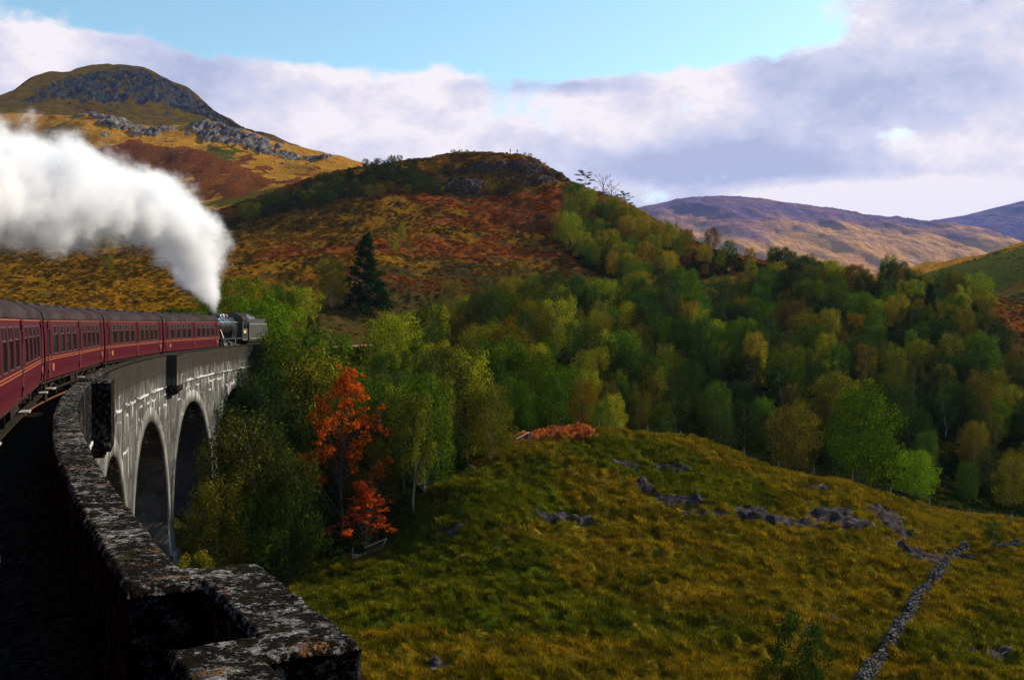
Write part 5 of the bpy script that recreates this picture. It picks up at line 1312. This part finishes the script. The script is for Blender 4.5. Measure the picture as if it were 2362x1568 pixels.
# undergrowth beneath and before the wood
n_ = 2600; pxu = rng.uniform(520, 2450, n_); Yu = np.interp(pxu, [520, 850, 1060, 1190, 1340, 1500, 1800, 2150, 2450], [80, 81, 91, 101, 108, 114, 111, 109, 106]) + rng.uniform(0, 9, n_)
X = (pxu - CX) / FP * Yu; Z = terrain(X, Yu); f = rng.random(n_)[:, None]
tc_ = np.array([.012, .026, .006]) * (1 - f) + np.array([.065, .070, .012]) * f
scatter('undergrowth', 'dark green ferns and brambles at the foot of the wood', mounds, np.stack([X, Yu, Z], -1), np.stack([rng.uniform(.7, 1.3, n_)] * 2 + [rng.uniform(.7, 1.8, n_)], -1), np.concatenate([tc_, np.ones((n_, 1))], 1), rng.integers(0, 3, n_))

# low scrub filling the floor of the wood
n_ = 26000; Yw = rng.uniform(108, 300, n_); pxw = rng.uniform(560, 2480, n_); X = (pxw - CX) / FP * Yw
polys = [a_[1] for a_ in AREAS if a_[0] in ('front', 'mid', 'right', 'flank', 'shoulder')]
kp = np.array([any(inpoly(x, y, pl) for pl in polys) for x, y in zip(X, Yw)]); X, Yw = X[kp], Yw[kp]; n_ = len(X)
s_, of_ = tk_inv(X, Yw); kp = np.abs(of_) > 4.5; X, Yw = X[kp], Yw[kp]; n_ = len(X); Z = terrain(X, Yw); f = rng.random(n_)[:, None]
tc_ = np.array([.010, .020, .004]) * (1 - f) + np.array([.060, .052, .008]) * f
scatter('woodland_floor', 'ferns and scrub covering the floor of the wood', mounds, np.stack([X, Yw, Z], -1), np.stack([rng.uniform(.9, 1.8, n_)] * 2 + [rng.uniform(.8, 2.2, n_)], -1), np.concatenate([tc_, np.ones((n_, 1))], 1), rng.integers(0, 3, n_))
# ------------------------------------------------------------------ finding the ground along a line of sight
_YS = np.concatenate([np.arange(46, 130, .25), np.arange(130, 420, 1.0)])
def hit(px, py, off=0.0):
    x = (px - CX) / FP * _YS; z = terrain(x, _YS, False); ray = EYE + (YH - py) / FP * _YS
    i = int(np.argmax(z + off >= ray)); return Vector((x[i], _YS[i], z[i]))

# ------------------------------------------------------------------ dry stone wall
rk_ = Mat('wall_stone'); oi = rk_.n('ShaderNodeObjectInfo'); nz_ = rk_.noise(3.2, 6, .68, rk_.pos())
c_ = rk_.ramp(nz_, [(.3, (.014, .012, .012)), (.5, (.11, .10, .093)), (.68, (.32, .29, .265))]); c_ = rk_.mix(rk_.range(rk_.noise(1.3, 4, .6, rk_.pos()), .52, .66, 0, .7), c_, (.055, .060, .020))
c_ = rk_.mix(rk_.math('MULTIPLY', oi.outputs['Random'], .55), c_, rk_.mix(1.0, c_, (.45, .42, .40), 'MULTIPLY'))
MAT_STONE = rk_.pbr(c_, .95, 0, rk_.bump(nz_, .9, .06))
def stone_mesh(seed, n=10, sub=2):
    import bmesh
    bm = bmesh.new(); bmesh.ops.create_icosphere(bm, subdivisions=sub, radius=1); r = random.Random(seed)
    ph = [(Vector((r.uniform(-1, 1), r.uniform(-1, 1), r.uniform(-1, 1))).normalized(), r.uniform(.45, .85)) for _ in range(n)]
    for v in bm.verts:
        for d, k in ph:          # plane cuts give a broken block
            e_ = v.co.dot(d) - k
            if e_ > 0: v.co -= d * e_
    me = bpy.data.meshes.new('stone'); bm.to_mesh(me); bm.free(); me.materials.append(MAT_STONE); return me
stones = [stone_mesh(k, 11, 1) for k in range(8)]
rocks = [stone_mesh(30 + k, 26, 3) for k in range(4)]
def path_from(pts):
    P = [hit(*p) for p in pts]; L = [0]
    for a, b in zip(P, P[1:]): L.append(L[-1] + (b - a).length)
    def f(t):
        for k in range(len(P) - 1):
            if t <= L[k + 1] or k == len(P) - 2:
                u = (t - L[k]) / (L[k + 1] - L[k]); return P[k].lerp(P[k + 1], u), (P[k + 1] - P[k])
    return f, L[-1]
def stone_wall(pts, label, hgt, limit, gaps=()):
    f, Ltot = path_from(pts); p0, _ = f(0); t = thing('stone_wall', label, 'wall', tuple(p0)); r = random.Random(len(pts)); mass = []
    s = 0; cnt = 0
    rows = 5; all_ = []
    while s < Ltot:
        step = r.uniform(.26, .40)
        if any(a < s < b for a, b in gaps): lim = 1
        else: lim = rows
        hh = hgt * (.95 + .25 * math.sin(s * .9) + .22 * math.sin(s * 2.7 + 1))
        for k in range(lim):
            for side in (-1, 1):
                p, d = f(min(Ltot, s + r.uniform(-.08, .08))); d.z = 0; d.normalize(); n_ = Vector((d.y, -d.x, 0))
                wd = .25 * (1 - .45 * k / rows)
                q = p + n_ * side * (wd + r.uniform(-.05, .05)); z = ground(q.x, q.y) if k == 0 and side == 1 else p.z
                all_.append((q.x, q.y, p.z + hh * (k + .35) / rows + r.uniform(-.03, .03), r.uniform(.12, .30) * (1.3 if k == 0 else 1), math.atan2(d.y, d.x) + r.uniform(-.3, .3), hh / rows * .62, r.uniform(-.25, .25)))
            if k == lim - 1:
                p, d = f(min(Ltot, s)); all_.append((p.x, p.y, p.z + hh * 1.02 + r.uniform(-.05, .08), r.uniform(.16, .28), math.atan2(d.y, d.x) + r.uniform(-.6, .6), .12, r.uniform(-.4, .4)))
        s += step
    all_.sort(key=lambda a: a[1])
    for i, a in enumerate(all_):
        if i < limit:
            link('stone', stones[i % 8], t, Vector(a[:3]) - p0, (a[6], a[6] * .5, a[4]), (a[3], .17, a[5] * 1.05))
    V = []; F = []
    for i, a in enumerate(all_[limit:]):
        me = stones[i % 8]; M = Matrix.LocRotScale(Vector(a[:3]) - p0, __import__('mathutils').Euler((a[6], a[6] * .5, a[4])), Vector((a[3], .17, a[5] * 1.05))); b = len(V)
        V += [M @ v.co for v in me.vertices]; F += [tuple(b + q for q in p_.vertices) for p_ in me.polygons]
    if V:
        me = bpy.data.meshes.new('stones'); me.from_pydata(V, [], F); me.materials.append(MAT_STONE); o = link('stones', me, t); o['kind'] = 'stuff'
stone_wall([(1985, 1600), (2030, 1545), (2070, 1478), (2110, 1415), (2150, 1358), (2165, 1342), (2185, 1315), (2200, 1295), (2232, 1277)], 'crumbling grey dry stone wall climbing the field at the lower right', .80, 290, ((12.5, 13.1), (19.5, 20.8), (24, 24.6), (28.5, 29.8)))
stone_wall([(2300, 1274), (2330, 1272), (2420, 1270)], 'low distant stretch of grey stone wall at the right edge', .6, 0)
# loose rocks
for px, py, sz, lab in ((1000, 1548, .34, 'round grey boulder in the grass at the bottom centre'), (1047, 1552, .16, 'small stone right of the round boulder'), (965, 1556, .14, 'small stone left of the round boulder'), (1922, 1502, .5, 'flat grey rock above the upright bush'),
                        (2278, 1552, .7, 'long flat rock at the bottom right corner'), (2335, 1550, .45, 'smaller flat rock in the bottom right corner'), (745, 1345, .3, 'pale rock in the grass below the viaduct trees'), (1868, 1455, .7, 'dark hollowed rock lying in the middle of the field'), (985, 1218, .5, 'grey rock in the green bank right of the scarlet tree')):
    p = hit(px, py); t = link('rock', rocks[int(px) % 4], None, (p.x, p.y, p.z + sz * .05), (0, 0, px * .7), (sz, sz * .8, sz * .42)); tag(t, lab, 'rock')
for px, Y, sz, lab, hgt in ((1523, 212, 1.9, 'pale crag standing out of the upper wood', 1.6), (1075, 353, 3.2, 'pale crag on the left of the middle hill top', 1.0), (1242, 367, 3.4, 'pale crag on the right shoulder of the middle hill', .9), (1262, 366, 2.6, 'narrow crag right of the shoulder crag', 1.1), (1058, 351, 2.4, 'low crag left of the pale hilltop crag', .6), (1228, 362, 2.6, 'low grey slab under the shoulder crag', .5)):
    x = (px - CX) / FP * Y; V = []; F = []; r = random.Random(int(px))
    for q in range(9):          # broken upright blocks standing shoulder to shoulder
        me = rocks[q % 4]; k = r.uniform(.35, .6) * sz; o = Vector((r.uniform(-.9, .9) * sz, r.uniform(-.3, .5) * sz, 0)); b = len(V)
        M = Matrix.LocRotScale(o + Vector((0, 0, (ground(x + o.x, Y + o.y) - ground(x, Y)) + k * .1)), __import__('mathutils').Euler((r.uniform(-.3, .3), r.uniform(-.3, .3), r.uniform(0, 6))), Vector((k, k * .8, k * hgt * r.uniform(.7, 1.5))))
        V += [M @ v.co for v in me.vertices]; F += [tuple(b + i for i in p_.vertices) for p_ in me.polygons]
    me = bpy.data.meshes.new('crag'); me.from_pydata(V, [], F); me.materials.append(MAT_STONE)
    tag(link('crag', me, None, (x, Y, ground(x, Y) + (1.5 if Y < 220 else .2))), lab, 'crag')
for k in range(46):      # stones strewn over the mountain foot
    px, py_, Y = rnd.uniform(260, 740), 0, rnd.uniform(600, 780); x = (px - CX) / FP * Y; sz = rnd.uniform(.9, 2.2)
    t = link('boulder', rocks[k % 4], None, (x, Y, ground(x, Y)), (0, 0, k), (sz, sz, sz * .8)); tag(t, 'pale boulder strewn on the orange mountain slope', 'boulder', 'boulders on the mountain slope')

# ------------------------------------------------------------------ fences
MAT_POST = simple('weathered_post', (.20, .17, .13), .9, 0, .4); MAT_WIRE = simple('fence_wire', (.10, .10, .10), .6, .6); MAT_WHITE = simple('white_painted_rail', (.78, .76, .72), .6, 0, .08)
def fence(pl, label, step=3.6, h=1.15):
    P = [Vector(((px - CX) / FP * Y, Y, 0)) for px, Y in pl]; pos = []; carry = 0
    for a, b in zip(P, P[1:]):
        L_ = (b - a).length; s = carry
        while s < L_: pos.append(a.lerp(b, s / L_)); s += step
        carry = s - L_
    p0 = Vector((pos[0].x, pos[0].y, ground(pos[0].x, pos[0].y))); t = thing('wire_fence', label, 'fence', tuple(p0)); tops = []
    pm = MB().tube([(0, 0, -.3), (0, 0, h)], .055, 6).mesh('post', MAT_POST)
    for i, p in enumerate(pos):
        z = ground(p.x, p.y) + .1; link('post', pm, t, Vector((p.x, p.y, z)) - p0, (rnd.uniform(-.06, .06), rnd.uniform(-.06, .06), 0)); tops.append(Vector((p.x, p.y, z)) - p0)
    for hh in (.35, .7, 1.05): MB().tube([q + Vector((0, 0, hh)) for q in tops], .009, 3).build('wire', MAT_WIRE, t)
fence([(1225, 95.8), (1290, 99), (1345, 102), (1400, 105), (1480, 108.5), (1640, 110), (1760, 106.5), (1850, 104.5), (1990, 103), (2100, 102), (2220, 100), (2362, 97), (2450, 95)], 'weathered post and wire fence between the field and the wood')
a, b = at(1192, 1030, 95), at(1219, 1026, 95.6)
t = thing('gate', 'short gap with a slanting white rail on two posts beside the bracken', 'gate', (a.x, a.y, ground(a.x, a.y)))
za = ground(a.x, a.y); zb = ground(b.x, b.y)
for q, z in ((a, za), (b, zb)): MB().tube([(0, 0, -.3), (0, 0, 1.25)], .06, 6).build('post', MAT_POST, t, False, (q.x - a.x, q.y - a.y, z - za))
MB().tube([(-.06, -.07, .95), (b.x - a.x + .06, b.y - a.y - .07, zb - za + 1.28)], .06, 6).build('rail', MAT_WHITE, t)
p = hit(850, 1288); t = thing('broken_fence', 'collapsed pale timber rails at the foot of the scarlet tree', 'fence', tuple(p)); MAT_GREY = simple('grey_timber', (.36, .33, .30), .85, 0, .3)
k = p.y / FP
for (x0, y0), (x1, y1), r in (((840, 1268), (890, 1248), .05), ((812, 1293), (878, 1269), .07), ((814, 1286), (892, 1289), .055), ((891, 1248), (871, 1285), .05), ((810, 1297), (845, 1284), .05)):
    MB().tube([((x0 - 850) * k, rnd.uniform(-.3, .3), (1290 - y0) * k + .05), ((x1 - 850) * k, rnd.uniform(-.3, .3), (1290 - y1) * k + .05)], r, 6).build('rail', MAT_GREY, t)
for x0 in (812, 893): MB().tube([((x0 - 850) * k, 0, -.3), ((x0 - 850) * k, 0, .75)], .06, 6).build('post', MAT_POST, t)
p = hit(1120, 1100); m = MB().tube([(0, 0, .1), (-1.1, .4, .75), (-1.5, .5, 1.0)], [.07, .05, .03], 6); t = m.build('fallen_branch', MAT_BIRCH, None, False, tuple(p)); tag(t, 'pale dead branch leaning out of the green bank', 'branch')

# ------------------------------------------------------------------ two walkers on the summit
def person(px, Y, coat, label, turn):
    x = (px - CX) / FP * Y; J = [(0, 0, .95), (0, 0, 1.25), (0, .01, 1.48), (0, .02, 1.62), (0, .02, 1.76), (.10, 0, .90), (.11, .03, .5), (.11, -.02, .06), (.11, .12, .03), (-.10, 0, .90), (-.12, -.08, .5), (-.12, -.14, .06), (-.12, .0, .03),
      (.19, 0, 1.45), (.25, .03, 1.18), (.22, .14, .95), (-.19, 0, 1.45), (-.26, .0, 1.18), (-.24, .10, .93)]
    E = [(0, 1), (1, 2), (2, 3), (3, 4), (0, 5), (5, 6), (6, 7), (7, 8), (0, 9), (9, 10), (10, 11), (11, 12), (2, 13), (13, 14), (14, 15), (2, 16), (16, 17), (17, 18)]
    Rr = [.15, .16, .13, .065, .105, .095, .065, .05, .045, .095, .065, .05, .045, .07, .05, .04, .07, .05, .04]
    me = bpy.data.meshes.new('body'); me.from_pydata(J, E, []); o = bpy.data.objects.new('tmp', me); C.objects.link(o)
    sm = o.modifiers.new('s', 'SKIN')
    for v, r in zip(me.skin_vertices[0].data, Rr): v.radius = (r, r * .85)
    me.skin_vertices[0].data[0].use_root = True
    o.modifiers.new('u', 'SUBSURF').levels = 1
    dg = bpy.context.evaluated_depsgraph_get(); bm = bpy.data.meshes.new_from_object(o.evaluated_get(dg)); bpy.data.objects.remove(o)
    bm.materials.clear()
    for m_ in (MAT_TROUSER, coat, MAT_HEAD): bm.materials.append(m_)
    for p_ in bm.polygons: p_.material_index = 0 if p_.center.z < .92 else 2 if p_.center.z > 1.56 else 1; p_.use_smooth = True
    bm.name = 'body'
    tag(link('person', bm, None, (x, Y, ground(x, Y) + .25), (0, 0, turn)), label, 'person')
MAT_TROUSER = simple('dark_trousers', (.02, .02, .025), .8); MAT_HEAD = simple('dark_hat', (.05, .035, .03), .8); MAT_RED = simple('red_jacket', (.30, .02, .03), .7); MAT_DKG = simple('dark_green_jacket', (.015, .03, .02), .7)
person(1177, 384, MAT_RED, 'walker in a red jacket standing on the hill summit', 2.8)
person(1193, 383, MAT_DKG, 'walker in dark clothing just right of the red one', 3.5)

# ------------------------------------------------------------------ steam
CTL = [(489, 722, 103.5, .32), (484, 700, 103.5, 1.25), (474, 668, 103, 2.1), (462, 630, 102, 2.9), (447, 582, 100, 3.5), (425, 532, 97.5, 3.8), (385, 500, 95, 4.0), (330, 480, 92, 4.1), (265, 458, 89, 4.3), (195, 448, 86, 4.7), (115, 443, 82, 4.9), (30, 438, 78, 4.9), (-60, 428, 74, 5.1), (-200, 380, 68, 6)]
cp = []
for a, b in zip(CTL, CTL[1:]):
    for k in range(8):
        u = k / 8; cp.append([a[j] + (b[j] - a[j]) * u for j in range(4)])
cp += []
sp_ = [at(c[0], c[1], c[2]) for c in cp]; srad = [c[3] for c in cp]
sme = bpy.data.meshes.new('steam'); sme.from_pydata([tuple(p) for p in sp_], [], []); a_ = sme.attributes.new('r', 'FLOAT', 'POINT'); a_.data.foreach_set('value', srad)
so = link('steam', sme); tag(so, 'thick white steam billowing from the engine chimney over the train', kind='stuff')
g = bpy.data.node_groups.new('steam', 'GeometryNodeTree'); g.interface.new_socket('Geometry', in_out='INPUT', socket_type='NodeSocketGeometry'); g.interface.new_socket('Geometry', in_out='OUTPUT', socket_type='NodeSocketGeometry')
G = g.nodes; GL = g.links; gi = G.new('NodeGroupInput'); go = G.new('NodeGroupOutput'); vc = G.new('GeometryNodeVolumeCube')
mn = Vector([min(p[i] - r * 1.7 for p, r in zip(sp_, srad)) for i in range(3)]); mx_ = Vector([max(p[i] + r * 1.7 for p, r in zip(sp_, srad)) for i in range(3)])
vc.inputs['Min'].default_value = mn; vc.inputs['Max'].default_value = mx_
for i, ax in enumerate('XYZ'): vc.inputs['Resolution ' + ax].default_value = int((mx_[i] - mn[i]) / .17)
def gm_(op, a, b=None, c=None):
    n = G.new('ShaderNodeMath'); n.operation = op
    for i, v in enumerate((a, b, c)):
        if v is None: continue
        if isinstance(v, (int, float)): n.inputs[i].default_value = v
        else: GL.new(v, n.inputs[i])
    return n.outputs[0]
px_ = G.new('GeometryNodeInputPosition').outputs[0]
sn_ = G.new('GeometryNodeSampleNearest'); sn_.domain = 'POINT'; GL.new(gi.outputs[0], sn_.inputs[0])
def gnoise(scale, detail, off, src=None, rough=.5):
    v = G.new('ShaderNodeVectorMath'); v.operation = 'ADD'; GL.new(src or px_, v.inputs[0]); v.inputs[1].default_value = off
    n = G.new('ShaderNodeTexNoise'); n.inputs['Scale'].default_value = scale; n.inputs['Detail'].default_value = detail; n.inputs['Roughness'].default_value = rough; GL.new(v.outputs[0], n.inputs['Vector']); return n
wv = gnoise(.22, 2, (5, 1, 9)); wsub = G.new('ShaderNodeVectorMath'); wsub.operation = 'SUBTRACT'; GL.new(wv.outputs['Color'], wsub.inputs[0]); wsub.inputs[1].default_value = (.5, .5, .5)
# warp grows with the size of the plume
ws = G.new('ShaderNodeVectorMath'); ws.operation = 'SCALE'; GL.new(wsub.outputs[0], ws.inputs[0]); ws.inputs[3].default_value = 2.4
wp = G.new('ShaderNodeVectorMath'); wp.operation = 'ADD'; GL.new(px_, wp.inputs[0]); GL.new(ws.outputs[0], wp.inputs[1])
GL.new(wp.outputs[0], sn_.inputs[1])
def sample(kind, val):
    s_i = G.new('GeometryNodeSampleIndex'); s_i.data_type = kind; s_i.domain = 'POINT'; GL.new(gi.outputs[0], s_i.inputs[0]); GL.new(val, s_i.inputs['Value']); GL.new(sn_.outputs[0], s_i.inputs['Index']); return s_i.outputs[0]
na = G.new('GeometryNodeInputNamedAttribute'); na.data_type = 'FLOAT'; na.inputs[0].default_value = 'r'
rad_ = sample('FLOAT', na.outputs[0]); cen = sample('FLOAT_VECTOR', px_)
dv = G.new('ShaderNodeVectorMath'); dv.operation = 'DISTANCE'; GL.new(wp.outputs[0], dv.inputs[0]); GL.new(cen, dv.inputs[1])
q = gm_('DIVIDE', dv.outputs['Value'], rad_)
def billow(scale, off): return gm_('ABSOLUTE', gm_('MULTIPLY', gm_('SUBTRACT', gnoise(scale, 1, off).outputs[0], .5), 3.6))
bl = gm_('ADD', gm_('ADD', gm_('MULTIPLY', billow(.26, (3, 7, 2)), .42), gm_('MULTIPLY', billow(.62, (1, 2, 8)), .16)), gm_('ADD', gm_('MULTIPLY', billow(1.7, (6, 2, 4)), .09), gm_('MULTIPLY', gm_('SUBTRACT', gnoise(2.6, 5, (1, 1, 1), None, .7).outputs[0], .5), .75)))
edge_ = gm_('ADD', gm_('SUBTRACT', .73, q), bl)
mrn = G.new('ShaderNodeMapRange'); mrn.interpolation_type = 'SMOOTHSTEP'; GL.new(edge_, mrn.inputs[0]); mrn.inputs[1].default_value = 0; mrn.inputs[2].default_value = .62
GL.new(mrn.outputs[0], vc.inputs['Density'])
smat = bpy.data.materials.new('steam'); smat.use_nodes = True; tt = smat.node_tree; tt.nodes.clear(); om = tt.nodes.new('ShaderNodeOutputMaterial'); pv = tt.nodes.new('ShaderNodeVolumePrincipled')
pv.inputs['Color'].default_value = (.965, .965, .982, 1); pv.inputs['Density'].default_value = 1.5; pv.inputs['Anisotropy'].default_value = .2; tt.links.new(pv.outputs[0], om.inputs['Volume'])
stm = G.new('GeometryNodeSetMaterial'); stm.inputs['Material'].default_value = smat; GL.new(vc.outputs[0], stm.inputs[0]); GL.new(stm.outputs[0], go.inputs[0])
sme.materials.append(smat)
so.modifiers.new('steam', 'NODES').node_group = g

# ------------------------------------------------------------------ a cumulus added out of view towards the sun, to shade the rocky peak
cm_ = Mat('cloud_white'); MAT_CLOUD = cm_.pbr((.9, .9, .92), 1, 0, cm_.bump(cm_.noise(.02, 6, .6, cm_.pos()), 1, 20), 0)
import bmesh
bm = bmesh.new(); bmesh.ops.create_icosphere(bm, subdivisions=6, radius=1)
V = np.array([v.co[:] for v in bm.verts]); 
bm2 = V * (1 + .22 * np.abs(noise3(V[:, 0] * 2.2 + 9, V[:, 1] * 2.2 + 9, V[:, 2] * 2.2 + 9, 4))[:, None] + .14 * np.abs(noise3(V[:, 0] * 5 + 9, V[:, 1] * 5 + 9, V[:, 2] * 5 + 9, 5))[:, None] + .07 * noise3(V[:, 0] * 12 + 20, V[:, 1] * 12 + 20, V[:, 2] * 12 + 20, 6)[:, None])
for v, c in zip(bm.verts, bm2): v.co = c
me = bpy.data.meshes.new('cloud'); bm.to_mesh(me); bm.free(); me.materials.append(MAT_CLOUD)
for p_ in me.polygons: p_.use_smooth = True
tgt = Vector((-415, 1105, 225)); cpos = tgt + sd * 1900
tag(link('cloud', me, None, cpos, (0, 0, -.1), (165, 80, 42)), 'unseen white cumulus cloud added to shade the rocky peak', kind='stuff')
HAZE_DENSITY = 4e-5
# ------------------------------------------------------------------ air
HZ = bpy.data.materials.new('air'); HZ.use_nodes = True; t = HZ.node_tree; t.nodes.clear()
o_ = t.nodes.new('ShaderNodeOutputMaterial'); v_ = t.nodes.new('ShaderNodeVolumePrincipled')
v_.inputs['Color'].default_value = (.32, .46, 1.0, 1); v_.inputs['Density'].default_value = HAZE_DENSITY; v_.inputs['Anisotropy'].default_value = 0.1
t.links.new(v_.outputs[0], o_.inputs['Volume'])
tag(MB().box(-6500, 8500, -400, 8200, -75, 760).build('haze', HZ), 'thin blue air over the valley', kind='stuff')
